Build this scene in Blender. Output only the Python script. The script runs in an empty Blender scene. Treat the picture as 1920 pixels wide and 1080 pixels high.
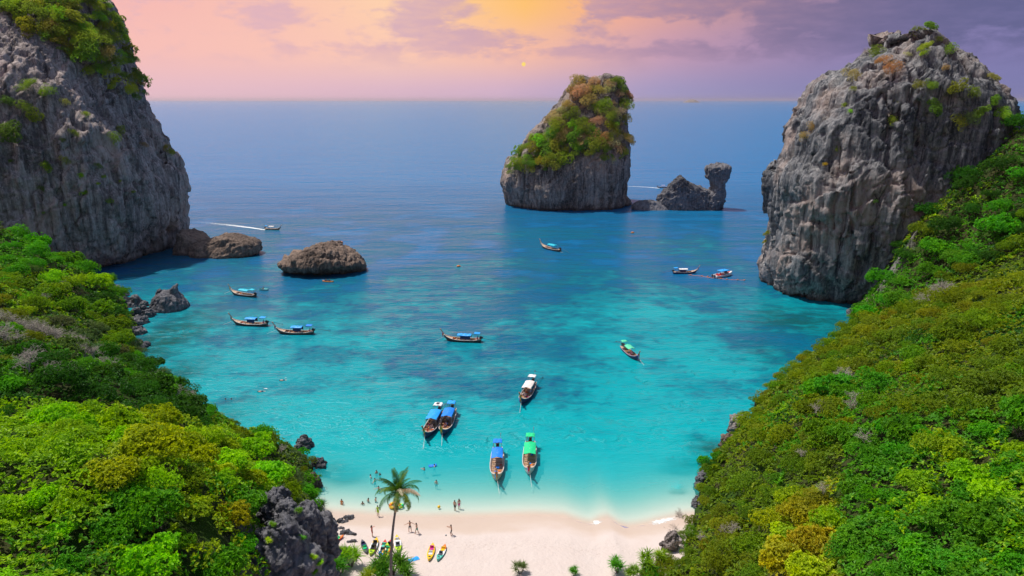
import bpy, math, random
import numpy as np
from mathutils import Vector, Matrix
from mathutils.bvhtree import BVHTree

C = bpy.context.scene.collection
SC = bpy.context.scene
R = math.radians

# ------------------------------------------------------------------ camera
CAM_H, PITCH, FPX = 55.0, R(15.4), 1280.0
cam = bpy.data.cameras.new('camera'); cam.lens = 24.0; cam.sensor_width = 36.0
cam.clip_start = 0.5; cam.clip_end = 200000.0
cam_o = bpy.data.objects.new('camera', cam); C.objects.link(cam_o)
cam_o.location = (0, 0, CAM_H); cam_o.rotation_euler = (R(90) - PITCH, 0, 0)
SC.camera = cam_o

# ------------------------------------------------------------------ render settings
SC.render.engine = 'CYCLES'
SC.view_settings.view_transform = 'Standard'; SC.view_settings.look = 'None'
SC.view_settings.gamma = 1.0; SC.view_settings.use_curve_mapping = False
SC.view_settings.exposure = 0.0
cy = SC.cycles
cy.use_denoising = True
cy.max_bounces = 8; cy.diffuse_bounces = 3; cy.glossy_bounces = 3; cy.transmission_bounces = 4
cy.transparent_max_bounces = 12; cy.volume_bounces = 0
cy.sample_clamp_indirect = 4.0

# ------------------------------------------------------------------ node helper
class NT:
    """Small wrapper to write node trees as expressions."""
    def __init__(s, tree): s.t = tree; s.n = tree.nodes; s.l = tree.links
    def node(s, typ, **kw):
        n = s.n.new(typ)
        for k, v in kw.items(): setattr(n, k, v)
        return n
    def put(s, sock, v):
        if isinstance(v, bpy.types.NodeSocket): s.l.new(v, sock)
        elif v is not None:
            if isinstance(v, (tuple, list)) and len(v) == 3 and sock.type == 'RGBA': v = (*v, 1.0)
            sock.default_value = v
    def m(s, op, a, b=None, c=None, clamp=False):
        n = s.node('ShaderNodeMath', operation=op, use_clamp=clamp)
        s.put(n.inputs[0], a)
        if b is not None: s.put(n.inputs[1], b)
        if c is not None: s.put(n.inputs[2], c)
        return n.outputs[0]
    def mix(s, f, a, b, blend='MIX'):
        n = s.node('ShaderNodeMix', data_type='RGBA', blend_type=blend)
        s.put(n.inputs[0], f); s.put(n.inputs[6], a); s.put(n.inputs[7], b)
        return n.outputs[2]
    def smooth(s, v, a, b, lo=0.0, hi=1.0, typ='SMOOTHSTEP'):
        n = s.node('ShaderNodeMapRange', interpolation_type=typ)
        s.put(n.inputs[0], v)
        for i, x in enumerate((a, b, lo, hi)): s.put(n.inputs[1 + i], x)
        return n.outputs[0]
    def noise(s, vec, scale, detail=4, rough=0.55, dist=0.0):
        n = s.node('ShaderNodeTexNoise'); s.put(n.inputs['Vector'], vec)
        for k, v in (('Scale', scale), ('Detail', detail), ('Roughness', rough), ('Distortion', dist)): n.inputs[k].default_value = v
        return n.outputs['Fac']
    def voronoi(s, vec, scale, feature='F1'):
        n = s.node('ShaderNodeTexVoronoi', feature=feature); s.put(n.inputs['Vector'], vec); n.inputs['Scale'].default_value = scale
        return n.outputs['Distance']
    def ramp(s, f, stops, interp='LINEAR'):
        n = s.node('ShaderNodeValToRGB'); n.color_ramp.interpolation = interp
        e = n.color_ramp.elements
        while len(e) < len(stops): e.new(0.5)
        for x, (p, c) in zip(e, stops): x.position = p; x.color = (*c, 1.0)
        s.put(n.inputs[0], f); return n.outputs[0]
    def scale(s, vec, sc):
        n = s.node('ShaderNodeMapping'); s.put(n.inputs[0], vec); n.inputs['Scale'].default_value = sc
        return n.outputs[0]
    def bump(s, h, strength, dist, normal=None):
        n = s.node('ShaderNodeBump'); n.inputs['Strength'].default_value = strength; n.inputs['Distance'].default_value = dist
        s.put(n.inputs['Height'], h)
        if normal is not None: s.put(n.inputs['Normal'], normal)
        return n.outputs[0]
    def attr(s, name, out='Fac'):
        n = s.node('ShaderNodeAttribute'); n.attribute_name = name; return n.outputs[out]

# ------------------------------------------------------------------ world: daylight sky with a band of sunset cloud low over the sea
SUN = Vector((-0.36, 0.17, 0.917)).normalized()
world = bpy.data.worlds.new('World'); SC.world = world; world.use_nodes = True
W = NT(world.node_tree); W.n.clear()
sky = W.node('ShaderNodeTexSky', sky_type='NISHITA'); sky.sun_disc = False
sky.sun_elevation = math.asin(SUN.z); sky.sun_rotation = math.atan2(SUN.x, SUN.y)
sky.air_density = 1.0; sky.dust_density = 1.5
tc = W.node('ShaderNodeTexCoord')
sep = W.node('ShaderNodeSeparateXYZ'); W.l.new(tc.outputs['Generated'], sep.inputs[0])
DX, DY, DZ = sep.outputs
EL = W.m('MULTIPLY', W.m('ARCSINE', DZ), 57.2958)
AZ = W.m('MULTIPLY', W.m('ARCTAN2', DX, DY), 57.2958)
cmb = W.node('ShaderNodeCombineXYZ'); W.put(cmb.inputs[0], AZ); W.put(cmb.inputs[1], W.m('MULTIPLY', EL, 2.0))
AE = cmb.outputs[0]
side = W.smooth(AZ, -38.0, 40.0, typ='SMOOTHERSTEP')
low = W.ramp(side, [(0.0, (0.82, 0.52, 0.58)), (0.45, (0.66, 0.45, 0.60)), (0.75, (0.36, 0.32, 0.55)), (1.0, (0.20, 0.20, 0.42))])
mid = W.ramp(side, [(0.0, (0.94, 0.52, 0.48)), (0.25, (0.98, 0.60, 0.46)), (0.5, (0.95, 0.52, 0.38)), (0.75, (0.58, 0.34, 0.45)), (1.0, (0.22, 0.20, 0.42))])
top = W.ramp(side, [(0.0, (0.92, 0.48, 0.46)), (0.25, (1.0, 0.64, 0.42)), (0.5, (1.0, 0.55, 0.17)), (0.68, (0.92, 0.43, 0.28)), (1.0, (0.20, 0.18, 0.38))])
glow = W.mix(W.smooth(EL, 0.2, 4.0), low, W.mix(W.smooth(EL, 3.5, 7.5), mid, top))
# cloud bank
n1 = W.noise(W.scale(AE, (0.24, 0.30, 1)), 1.0, 8, 0.60, 0.25)
def blob(az, el, ra, re, amp):
    a = W.m('DIVIDE', W.m('SUBTRACT', AZ, az), ra); e = W.m('DIVIDE', W.m('SUBTRACT', EL, el), re)
    return W.m('MULTIPLY', W.m('EXPONENT', W.m('MULTIPLY', W.m('ADD', W.m('MULTIPLY', a, a), W.m('MULTIPLY', e, e)), -1.0)), amp)
bias = 0.0
for b in [(-5.4, 7.4, 2.6, 1.1, .34), (-8.2, 5.6, 2.0, 1.0, .24), (-3.6, 4.7, 3.6, 0.7, .30), (-18.5, 6.4, 2.8, 0.8, .20), (-9.0, 3.7, 8.0, .6, .16), (10.8, 6.9, 5.2, 1.1, .38), (17.0, 8.2, 6.0, 0.9, .28),
          (23.0, 5.6, 5.5, 1.5, .28), (31.0, 6.5, 7.5, 2.6, .38), (6.0, 3.6, 6.0, 0.55, .16), (17.0, 3.6, 9.0, 0.7, .16), (1.5, 7.0, 3.6, 1.3, -.24), (14.0, 5.3, 5.0, .45, -.16), (23.5, 7.5, 2.0, .7, -.25)]:
    g = blob(*b); bias = g if bias == 0.0 else W.m('ADD', bias, g)
n2 = W.noise(W.scale(AE, (0.9, 1.0, 1)), 1.0, 6, 0.62, 0.15)
dens = W.smooth(W.m('ADD', W.m('ADD', n1, W.m('MULTIPLY', W.m('SUBTRACT', n2, 0.5), 0.22)), bias), 0.48, 0.70)
dens = W.m('MULTIPLY', dens, W.smooth(EL, 1.6, 4.5))
cl_col = W.ramp(side, [(0.0, (0.74, 0.46, 0.54)), (0.35, (0.60, 0.38, 0.50)), (0.62, (0.46, 0.30, 0.44)), (1.0, (0.105, 0.115, 0.25))])
lit = W.noise(W.scale(AE, (0.4, 0.7, 1)), 1.0, 5, 0.6)
cl_col = W.mix(W.smooth(lit, 0.35, 0.75, 0.0, 0.35), cl_col, glow)
sunset = W.mix(W.m('MULTIPLY', dens, 0.80), glow, cl_col)
# the low yellow disc of the setting sun seen through the murk
dd = W.m('SQRT', W.m('ADD', W.m('POWER', W.m('SUBTRACT', AZ, 0.93), 2.0), W.m('POWER', W.m('SUBTRACT', EL, 2.75), 2.0)))
sunset = W.mix(W.smooth(dd, 0.20, 0.12), sunset, (1.0, 0.72, 0.18))
skyb = W.mix(1.0, sky.outputs[0], (0.11, 0.11, 0.11), 'MULTIPLY')
allsky = W.mix(W.smooth(EL, 9.0, 22.0), sunset, skyb)
bg = W.node('ShaderNodeBackground'); W.put(bg.inputs[0], allsky); bg.inputs[1].default_value = 1.0
wo = W.node('ShaderNodeOutputWorld'); W.l.new(bg.outputs[0], wo.inputs[0])

sun = bpy.data.lights.new('sun', 'SUN'); sun.energy = 4.6; sun.angle = R(0.6); sun.color = (1.0, 0.955, 0.87)
sun_o = bpy.data.objects.new('sun', sun); C.objects.link(sun_o)
sun_o.rotation_euler = SUN.to_track_quat('Z', 'Y').to_euler(); sun_o.location = (-60, 60, 200)

# ------------------------------------------------------------------ picture geometry -> places
CP, SP = math.cos(PITCH), math.sin(PITCH)
def ray(px, py):
    u, v = (px - 960) / FPX, (540 - py) / FPX
    return np.array([u, CP + v * SP, -SP + v * CP])
def at(px, py, Y):
    d = ray(px, py); return np.array([0, 0, CAM_H]) + d * (Y / d[1])
def sea(px, py, z=0.0):
    d = ray(px, py); return np.array([0, 0, CAM_H]) + d * ((z - CAM_H) / d[2])
def proj(P):
    P = np.atleast_2d(P); q = P - np.array([0, 0, CAM_H])
    f = q[:, 1] * CP - q[:, 2] * SP; u = q[:, 1] * SP + q[:, 2] * CP
    return np.stack([960 + FPX * q[:, 0] / f, 540 - FPX * u / f], 1)

# ------------------------------------------------------------------ noise
def _h(x, y, z, seed):
    with np.errstate(over='ignore'):
        n = (x.astype(np.uint32) * np.uint32(374761393) + y.astype(np.uint32) * np.uint32(668265263) + z.astype(np.uint32) * np.uint32(2246822519) + np.uint32(seed * 3266489917 & 0xffffffff))
        n = (n ^ (n >> np.uint32(13))) * np.uint32(1274126177)
        n = (n ^ (n >> np.uint32(15))) * np.uint32(2654435761)
        n = n ^ (n >> np.uint32(16))
    return n.astype(np.float64) / 4294967296.0
def vnoise(P, seed=1):
    f = np.floor(P); t = P - f; i = f.astype(np.int64); t = t * t * t * (t * (t * 6 - 15) + 10)
    r = 0
    for a in (0, 1):
        wa = t[:, 0] if a else 1 - t[:, 0]
        for b in (0, 1):
            wb = t[:, 1] if b else 1 - t[:, 1]
            for c in (0, 1):
                r = r + wa * wb * (t[:, 2] if c else 1 - t[:, 2]) * _h(i[:, 0] + a, i[:, 1] + b, i[:, 2] + c, seed)
    return r * 2 - 1
def fbm(P, sc, octv=4, seed=1, gain=0.5, ridged=False):
    P = np.asarray(P, float) * np.asarray(sc); r = np.zeros(len(P)); a = 1.0; s = 0
    for k in range(octv):
        n = vnoise(P + 17.3 * k, seed + k)
        r += a * ((1 - 2 * np.abs(n)) if ridged else n); s += a; a *= gain; P = P * 2.03
    return r / s
def worley(P, sc, seed=1):
    P = np.asarray(P, float) * np.asarray(sc); f = np.floor(P).astype(np.int64)
    d1 = np.full(len(P), 9.0); d2 = np.full(len(P), 9.0)
    for a in (-1, 0, 1):
        for b in (-1, 0, 1):
            for c in (-1, 0, 1):
                g = f + np.array([a, b, c]); q = np.stack([_h(g[:, 0], g[:, 1], g[:, 2], seed + k) for k in (0, 7, 13)], 1) + g
                d = np.linalg.norm(P - q, axis=1)
                d2 = np.minimum(d2, np.maximum(d1, d)); d1 = np.minimum(d1, d)
    return d1, d2
def smoothstep(x, a, b):
    t = np.clip((x - a) / (b - a), 0, 1); return t * t * (3 - 2 * t)

# ------------------------------------------------------------------ mesh helpers
def mesh_np(name, V, F, smooth=False, mats=(), midx=None, attrs=None):
    V = np.asarray(V, np.float32); F = np.asarray(F, np.int32); k = F.shape[1]
    me = bpy.data.meshes.new(name)
    me.vertices.add(len(V)); me.vertices.foreach_set('co', V.ravel())
    me.loops.add(F.size); me.loops.foreach_set('vertex_index', F.ravel())
    me.polygons.add(len(F)); me.polygons.foreach_set('loop_start', np.arange(0, F.size, k, dtype=np.int32))
    me.polygons.foreach_set('use_smooth', np.full(len(F), smooth))
    for m in mats: me.materials.append(m)
    if midx is not None: me.polygons.foreach_set('material_index', np.asarray(midx, np.int32))
    me.update(calc_edges=True); me.validate()
    for kk, v in (attrs or {}).items():
        v = np.asarray(v, np.float32); dom = 'FACE' if len(v) == len(F) and len(F) != len(V) else 'POINT'
        a = me.attributes.new(kk, 'FLOAT', dom); a.data.foreach_set('value', v)
    return me
def link(name, me, parent=None, loc=None, rot=None, scale=None):
    o = bpy.data.objects.new(name, me); C.objects.link(o)
    if parent is not None: o.parent = parent
    if loc is not None: o.location = loc
    if rot is not None: o.rotation_euler = rot
    if scale is not None: o.scale = scale if hasattr(scale, '__len__') else (scale,) * 3
    return o
def tag(o, label=None, cat=None, group=None, kind=None):
    for k, v in (('label', label), ('category', cat), ('group', group), ('kind', kind)):
        if v: o[k] = v
    return o
def thing(name, label, cat, loc=(0, 0, 0), rz=0.0, group=None, scale=1.0):
    o = link(name, None, None, loc, (0, 0, rz), scale); o.empty_display_size = 0.2
    return tag(o, label, cat, group)
def paint(o, *mats):
    """Materials of this copy only (the mesh stays shared)."""
    for s, m in zip(o.material_slots, mats):
        s.link = 'OBJECT'; s.material = m
    return o

class MB:
    """Collects small shapes (mixed tris and quads) into one mesh."""
    def __init__(s): s.V = []; s.F = []; s.M = []; s.n = 0
    def add(s, V, F, m=0):
        V = [tuple(map(float, v)) for v in V]; s.V += V; s.F += [tuple(int(i) + s.n for i in f) for f in F]; s.M += [m] * len(F); s.n += len(V)
    def box(s, c, d, m=0, rz=0.0, taper=1.0):
        x, y, z = d[0] / 2, d[1] / 2, d[2] / 2; ca, sa = math.cos(rz), math.sin(rz); V = []
        for k in (-1, 1):
            t = taper if k > 0 else 1.0
            for (i, j) in ((-1, -1), (1, -1), (1, 1), (-1, 1)):
                a, b = i * x * t, j * y * t; V.append((c[0] + a * ca - b * sa, c[1] + a * sa + b * ca, c[2] + k * z))
        s.add(V, [(3, 2, 1, 0), (4, 5, 6, 7), (0, 1, 5, 4), (1, 2, 6, 5), (2, 3, 7, 6), (3, 0, 4, 7)], m)
    def tube(s, P, r, n=6, m=0, cap=True):
        P = [np.asarray(p, float) for p in P]; rr = r if hasattr(r, '__len__') else [r] * len(P); V = []; F = []
        up = np.array([0.13, 0.21, 0.97])
        for i, p in enumerate(P):
            d = P[min(i + 1, len(P) - 1)] - P[max(i - 1, 0)]; d = d / (np.linalg.norm(d) + 1e-9)
            a = np.cross(d, up if abs(d @ up) < 0.95 else np.array([1.0, 0.1, 0])); a /= np.linalg.norm(a); b = np.cross(d, a)
            V += [p + rr[i] * (a * math.cos(2 * math.pi * k / n) + b * math.sin(2 * math.pi * k / n)) for k in range(n)]
        for i in range(len(P) - 1):
            for k in range(n):
                k2 = (k + 1) % n; F.append((i * n + k, i * n + k2, (i + 1) * n + k2, (i + 1) * n + k))
        if cap: F += [tuple(range(n))[::-1], tuple((len(P) - 1) * n + k for k in range(n))]
        s.add(V, F, m)
    def sheet(s, G, m=0, closed_u=False):
        """Grid of points G[i][j] -> quads."""
        ni, nj = len(G), len(G[0]); V = [p for row in G for p in row]
        F = [(i * nj + j, i * nj + (j + 1) % nj, (i + 1) * nj + (j + 1) % nj, (i + 1) * nj + j) for i in range(ni - 1) for j in range(nj if closed_u else nj - 1)]
        s.add(V, F, m)
    def ball(s, c, r, m=0, n=8, k=5):
        r = r if hasattr(r, '__len__') else (r, r, r); G = []
        for i in range(k + 1):
            t = math.pi * (0.02 + 0.96 * i / k); G.append([(c[0] + r[0] * math.sin(t) * math.cos(2 * math.pi * j / n), c[1] + r[1] * math.sin(t) * math.sin(2 * math.pi * j / n), c[2] - r[2] * math.cos(t)) for j in range(n)])
        s.sheet(G, m, True)
    def mesh(s, name, *mats, smooth=False):
        me = bpy.data.meshes.new(name); me.from_pydata(s.V, [], s.F)
        for x in mats: me.materials.append(x)
        me.polygons.foreach_set('material_index', s.M)
        me.polygons.foreach_set('use_smooth', [smooth] * len(s.F)); me.update(); return me

# ------------------------------------------------------------------ materials
def new_mat(name):
    m = bpy.data.materials.new(name); m.use_nodes = True; t = NT(m.node_tree); t.n.clear()
    out = t.node('ShaderNodeOutputMaterial'); return m, t, out
def pbsdf(t, out, col, rough=0.6, normal=None, spec=0.5, **kw):
    p = t.node('ShaderNodeBsdfPrincipled'); t.put(p.inputs['Base Color'], col); t.put(p.inputs['Roughness'], rough); p.inputs['Specular IOR Level'].default_value = spec
    if normal is not None: t.put(p.inputs['Normal'], normal)
    for k, v in kw.items(): t.put(p.inputs[k.replace('_', ' ')], v)
    t.l.new(p.outputs[0], out.inputs[0]); return p
_plain = {}
def plain(col, rough=0.55, wear=0.25, sc=3.0):
    key = (tuple(round(c, 3) for c in col), rough, wear)
    if key not in _plain:
        m, t, out = new_mat('paint_%d' % len(_plain))
        g = t.node('ShaderNodeTexCoord').outputs['Object']
        n = t.noise(g, sc, 5, 0.65)
        c = t.mix(t.smooth(n, 0.3, 0.72), tuple(x * (1 - wear) for x in col), tuple(min(1, x * (1 + wear * .6)) for x in col))
        pbsdf(t, out, c, rough, t.bump(n, 0.15, 0.02)); _plain[key] = m
    return _plain[key]

def rock_material(name, dark, light, ochre, och=0.35, streak=1.0, base_z=2.5):
    m, t, out = new_mat(name)
    g = t.node('ShaderNodeNewGeometry').outputs['Position']
    big = t.noise(g, 0.05, 4, 0.6)
    st = t.noise(t.scale(g, (0.55, 0.55, 0.045)), 1.0, 6, 0.7, 0.3)
    st2 = t.noise(t.scale(g, (1.6, 1.6, 0.12)), 1.0, 5, 0.65)
    fine = t.noise(g, 1.1, 6, 0.72)
    v = t.m('ADD', t.m('MULTIPLY', t.m('SUBTRACT', st, .5), 2.1 * streak), t.m('ADD', t.m('MULTIPLY', t.m('SUBTRACT', fine, .5), 1.2), t.m('ADD', t.m('MULTIPLY', t.m('SUBTRACT', st2, .5), 1.2), t.m('MULTIPLY', t.m('SUBTRACT', big, .5), 1.5))))
    c = t.ramp(t.smooth(v, -0.42, 0.52, typ='LINEAR'), [(0.0, dark), (0.32, tuple(a * .7 + b * .3 for a, b in zip(dark, light))), (0.65, tuple(a * .3 + b * .7 for a, b in zip(dark, light))), (1.0, light)])
    c = t.mix(t.smooth(big, 0.50, 0.68, 0, och), c, t.mix(0.5, ochre, c))
    stain = t.noise(t.scale(g, (0.35, 0.35, 0.02)), 1.0, 5, 0.75, 0.6)
    c = t.mix(t.smooth(stain, 0.53, 0.64, 0, 0.85 * streak), c, tuple(x * 0.5 for x in dark))
    lich = t.noise(g, 0.35, 6, 0.8)
    c = t.mix(t.smooth(lich, 0.58, 0.72, 0, 0.55), c, tuple(min(1, x * 1.35) for x in light))
    # wet, algae-dark foot at the water line
    z = t.node('ShaderNodeSeparateXYZ'); t.l.new(g, z.inputs[0])
    zz = t.m('ADD', z.outputs[2], t.m('MULTIPLY', t.noise(g, 0.4, 3), 1.5))
    c = t.mix(t.smooth(zz, base_z * 0.4, base_z, 0.75, 0.0), c, (0.05, 0.042, 0.036))
    cr = t.voronoi(g, 0.8)
    h = t.m('ADD', t.m('MULTIPLY', t.noise(g, 0.9, 8, 0.75), 0.8), t.m('ADD', t.m('MULTIPLY', st2, 0.3), t.m('MULTIPLY', cr, 0.25)))
    pbsdf(t, out, c, 0.9, t.bump(h, 1.0, 0.7), 0.2)
    return m
M_CLIFF = rock_material('limestone', (0.042, 0.048, 0.062), (0.34, 0.33, 0.33), (0.40, 0.20, 0.11), 0.55)
M_CLIFF_PALE_GLOW = rock_material('pale_limestone_glow', (0.14, 0.115, 0.11), (0.60, 0.50, 0.46), (0.45, 0.22, 0.13), 0.6)  # pale rock; on the big cliff the pinkish haze glow is painted in
M_ISLE = rock_material('warm_limestone', (0.07, 0.06, 0.058), (0.42, 0.35, 0.31), (0.38, 0.20, 0.12), 0.5, 0.8)
M_CRAG = rock_material('dark_karst', (0.026, 0.028, 0.037), (0.27, 0.26, 0.28), (0.2, 0.15, 0.12), 0.15, 0.25, 0.6)
M_BROWN = rock_material('brown_rock', (0.06, 0.043, 0.037), (0.37, 0.27, 0.215), (0.30, 0.18, 0.12), 0.5, 0.3, 2.0)

def leaf_material(name, transl=0.45, hue_j=0.016, val_j=0.55, gloss=0.18):
    m, t, out = new_mat(name)
    oi = t.node('ShaderNodeObjectInfo')
    r = t.attr('leaf'); g = t.node('ShaderNodeNewGeometry').outputs['Position']
    pn = t.noise(g, 0.45, 3, 0.6)
    hs = t.node('ShaderNodeHueSaturation'); t.put(hs.inputs['Color'], oi.outputs['Color'])
    t.put(hs.inputs['Hue'], t.m('ADD', 0.5, t.m('ADD', t.m('MULTIPLY', t.m('SUBTRACT', r, 0.6), -hue_j * 2), t.m('MULTIPLY', t.m('SUBTRACT', pn, 0.5), -hue_j * 2.5))))
    t.put(hs.inputs['Saturation'], t.m('ADD', 0.92, t.m('MULTIPLY', pn, 0.16)))
    t.put(hs.inputs['Value'], t.m('ADD', 1.0 - val_j, t.m('MULTIPLY', t.m('ADD', r, t.m('MULTIPLY', pn, 0.6)), val_j * 1.25)))
    d = t.node('ShaderNodeBsdfPrincipled'); t.put(d.inputs['Base Color'], hs.outputs[0]); d.inputs['Roughness'].default_value = 0.5; d.inputs['Specular IOR Level'].default_value = gloss
    tr = t.node('ShaderNodeBsdfTranslucent'); t.put(tr.inputs[0], t.mix(1.0, hs.outputs[0], (1.2, 1.15, 0.5), 'MULTIPLY'))
    ms = t.node('ShaderNodeMixShader'); ms.inputs[0].default_value = transl
    t.l.new(d.outputs[0], ms.inputs[1]); t.l.new(tr.outputs[0], ms.inputs[2]); t.l.new(ms.outputs[0], out.inputs[0])
    return m
M_LEAF = leaf_material('leaf')
def bark_material(name, a, b):
    m, t, out = new_mat(name); g = t.node('ShaderNodeTexCoord').outputs['Object']
    n = t.noise(t.scale(g, (4, 4, 9)), 1.0, 5, 0.7)
    pbsdf(t, out, t.mix(n, a, b), 0.85, t.bump(n, 0.5, 0.05), 0.2); return m
M_BARK = bark_material('bark', (0.07, 0.055, 0.045), (0.22, 0.19, 0.16))
M_TWIG = bark_material('bare_twig', (0.26, 0.21, 0.18), (0.54, 0.48, 0.43))
M_PALMBARK = bark_material('palm_bark', (0.09, 0.08, 0.085), (0.24, 0.21, 0.20))
# ------------------------------------------------------------------ shore and depth of the bay
SHORE_PX = [(560, 955), (610, 962), (700, 968), (800, 971), (900, 970), (1000, 966), (1060, 969), (1090, 980), (1110, 984), (1126, 975), (1142, 972), (1156, 982), (1172, 990), (1205, 986), (1240, 977), (1290, 967), (1340, 962)]
_sh = np.array([sea(*p)[:2] for p in SHORE_PX])
def y_shore(x): return np.interp(x, _sh[:, 0], _sh[:, 1])
_DS = [0, 2, 5, 10, 18, 33, 58, 95, 140, 220, 420, 1200]
_DZ = [0, .16, .46, 1.05, 1.9, 3.1, 4.9, 8.0, 11.5, 17, 30, 60]
def depth_at(x, y):
    s = y - y_shore(x); P = np.stack([x, y, np.zeros_like(x)], 1)
    d = np.interp(np.maximum(s, 0), _DS, _DZ)
    big = fbm(P, (1 / 34, 1 / 26, 1), 4, 31); mid_ = fbm(P, (1 / 11, 1 / 9, 1), 4, 55, 0.6)
    coral = smoothstep(mid_ + 0.35 * big, 0.03, 0.30)
    w = smoothstep(s, 10, 45) * (1 - smoothstep(s, 150, 330))
    d = d * np.maximum(.2, 1 + w * (0.50 * big + 0.42 * mid_) + 0.55 * coral * w)
    for (px, py, rx, ry, k) in PATCHES:
        c = sea(px, py); a = ((x - c[0]) / rx) ** 2 + ((y - c[1]) / ry) ** 2
        d = d * (1 + k * np.exp(-a) * (0.75 + 0.8 * mid_))
    return d
# pale sand showing through (k < 0) and dark coral heads (k > 0); off islet and in coves, painted-in reflection
PATCHES = [(640, 600, 10, 12, -.55), (700, 640, 12, 8, -.40), (880, 562, 12, 9, -.58), (1225, 585, 13, 10, -.58), (560, 700, 14, 9, -.35), (1100, 600, 8, 8, -.4), (470, 680, 9, 7, -.25),
           (1250, 700, 16, 8, -.32), (1090, 745, 12, 6, .30), (900, 690, 12, 6, .30), (760, 720, 9, 4, .30), (620, 812, 3.5, 1.2, .8), (1320, 835, 3, 3, .9), (1275, 862, 3, 2, .6), (1050, 810, 16, 2.5, .45), (800, 810, 9, 2, .25), (1272, 912, .8, .9, .9), (640, 880, 3, 2.5, .7),
           (1010, 500, 20, 22, .4), (420, 748, 3, 2, .8), (300, 640, 7, 12, .25), (1480, 640, 10, 14, .15), (860, 780, 9, 2.5, .35), (1180, 790, 9, 3, -.2)]

# ------------------------------------------------------------------ sea
def make_sea():
    ys = np.concatenate([np.arange(62, 420, 1.05), 420 * np.geomspace(1, 62000 / 420, 96)[1:]])
    nx = 420; u = np.linspace(-1, 1, nx)
    X = np.outer(np.maximum(175, ys * 1.0 + 60), u); Y = np.repeat(ys[:, None], nx, 1)
    x, y = X.ravel(), Y.ravel(); d = depth_at(x, y); d[y > 1500] = 60
    reef_reflection = np.zeros(len(x))  # dark rocky floor, with reflections of slopes and islet painted in
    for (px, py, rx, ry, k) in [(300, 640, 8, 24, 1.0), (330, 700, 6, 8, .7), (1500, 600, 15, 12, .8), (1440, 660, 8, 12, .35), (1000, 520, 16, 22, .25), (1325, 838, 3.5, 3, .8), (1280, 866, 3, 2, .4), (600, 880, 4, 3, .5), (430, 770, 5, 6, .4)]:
        c = sea(px, py); reef_reflection = np.maximum(reef_reflection, k * np.exp(-((x - c[0]) / rx) ** 2 - ((y - c[1]) / ry) ** 2))
    V = np.stack([x, y, np.zeros_like(x)], 1); ny = len(ys)
    i = np.arange((ny - 1) * nx).reshape(ny - 1, nx)[:, :-1].ravel()
    F = np.stack([i, i + 1, i + nx + 1, i + nx], 1)
    m, t, out = new_mat('sea_water')
    g = t.node('ShaderNodeNewGeometry').outputs['Position']; dep = t.attr('depth')
    mo = t.noise(t.scale(g, (0.20, 0.26, 1)), 1.0, 5, 0.62, 0.4); mo2 = t.noise(t.scale(g, (0.55, 0.75, 1)), 1.0, 4, 0.6)
    mk = t.m('MULTIPLY', t.smooth(dep, 1.6, 3.6), t.smooth(dep, 15.0, 9.0)); reef = t.attr('reef')
    spots = t.m('ADD', t.smooth(mo, 0.50, 0.66, 0, 0.62), t.smooth(mo2, 0.56, 0.70, 0, 0.28))
    pale = t.smooth(mo, 0.46, 0.34, 0, 0.32)
    dep = t.m('MULTIPLY', dep, t.m('ADD', 1.0, t.m('MULTIPLY', mk, t.m('SUBTRACT', spots, pale))))
    col = t.ramp(t.m('DIVIDE', dep, 30.0, clamp=True), [(0.0, (0.08, 0.54, 0.53)), (0.045, (0.002, 0.45, 0.49)), (0.11, (0.0, 0.34, 0.38)), (0.20, (0.0, 0.21, 0.265)), (0.36, (0.0, 0.12, 0.20)), (0.62, (0.0, 0.105, 0.24)), (1.0, (0.0, 0.15, 0.345))])
    col = t.mix(t.m('MULTIPLY', reef, t.smooth(mo, 0.34, 0.62, 0.35, 1.0)), col, (0.004, 0.085, 0.07))  # one dark green for both cove rocks and the painted reflections
    cur = t.noise(t.scale(g, (0.012, 0.05, 1)), 1.0, 5, 0.6)
    col = t.mix(t.smooth(cur, 0.3, 0.7, 0.0, 0.35), col, t.mix(1.0, col, (0.55, 0.72, 0.82), 'MULTIPLY'))
    # swell, wind ripples and small chop
    h1 = t.noise(t.scale(g, (0.10, 0.22, 1)), 1.0, 3, 0.5); h2 = t.noise(t.scale(g, (0.42, 0.95, 1)), 1.0, 4, 0.6, 0.4); h3 = t.noise(t.scale(g, (1.8, 3.2, 1)), 1.0, 2, 0.5)
    h4 = t.noise(t.scale(g, (0.018, 0.06, 1)), 1.0, 3, 0.6)
    calm = t.smooth(dep, 0.0, 3.0, 0.25, 1.0)
    hh = t.m('MULTIPLY', calm, t.m('ADD', t.m('ADD', t.m('MULTIPLY', h1, 1.1), t.m('MULTIPLY', h4, 3.0)), t.m('ADD', t.m('MULTIPLY', h2, 0.55), t.m('MULTIPLY', h3, 0.12))))
    nrm = t.bump(hh, 1.0, 0.62)
    body = t.node('ShaderNodeBsdfDiffuse'); t.put(body.inputs[0], col); t.put(body.inputs['Normal'], nrm)
    clear = t.node('ShaderNodeBsdfTransparent')
    t.put(clear.inputs[0], t.ramp(t.m('DIVIDE', dep, 6.0, clamp=True), [(0.0, (1, 1, 1)), (0.15, (0.72, 0.99, 0.98)), (0.5, (0.30, 0.95, 0.95)), (1.0, (0.05, 0.75, 0.85))]))
    alpha = t.m('SUBTRACT', 1.0, t.m('EXPONENT', t.m('MULTIPLY', dep, -0.75)))
    ms = t.node('ShaderNodeMixShader'); t.put(ms.inputs[0], alpha); t.l.new(clear.outputs[0], ms.inputs[1]); t.l.new(body.outputs[0], ms.inputs[2])
    gl = t.node('ShaderNodeBsdfGlossy'); gl.inputs['Roughness'].default_value = 0.22; gl.inputs[0].default_value = (0.90, 0.95, 1.0, 1); t.put(gl.inputs['Normal'], nrm)
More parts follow.
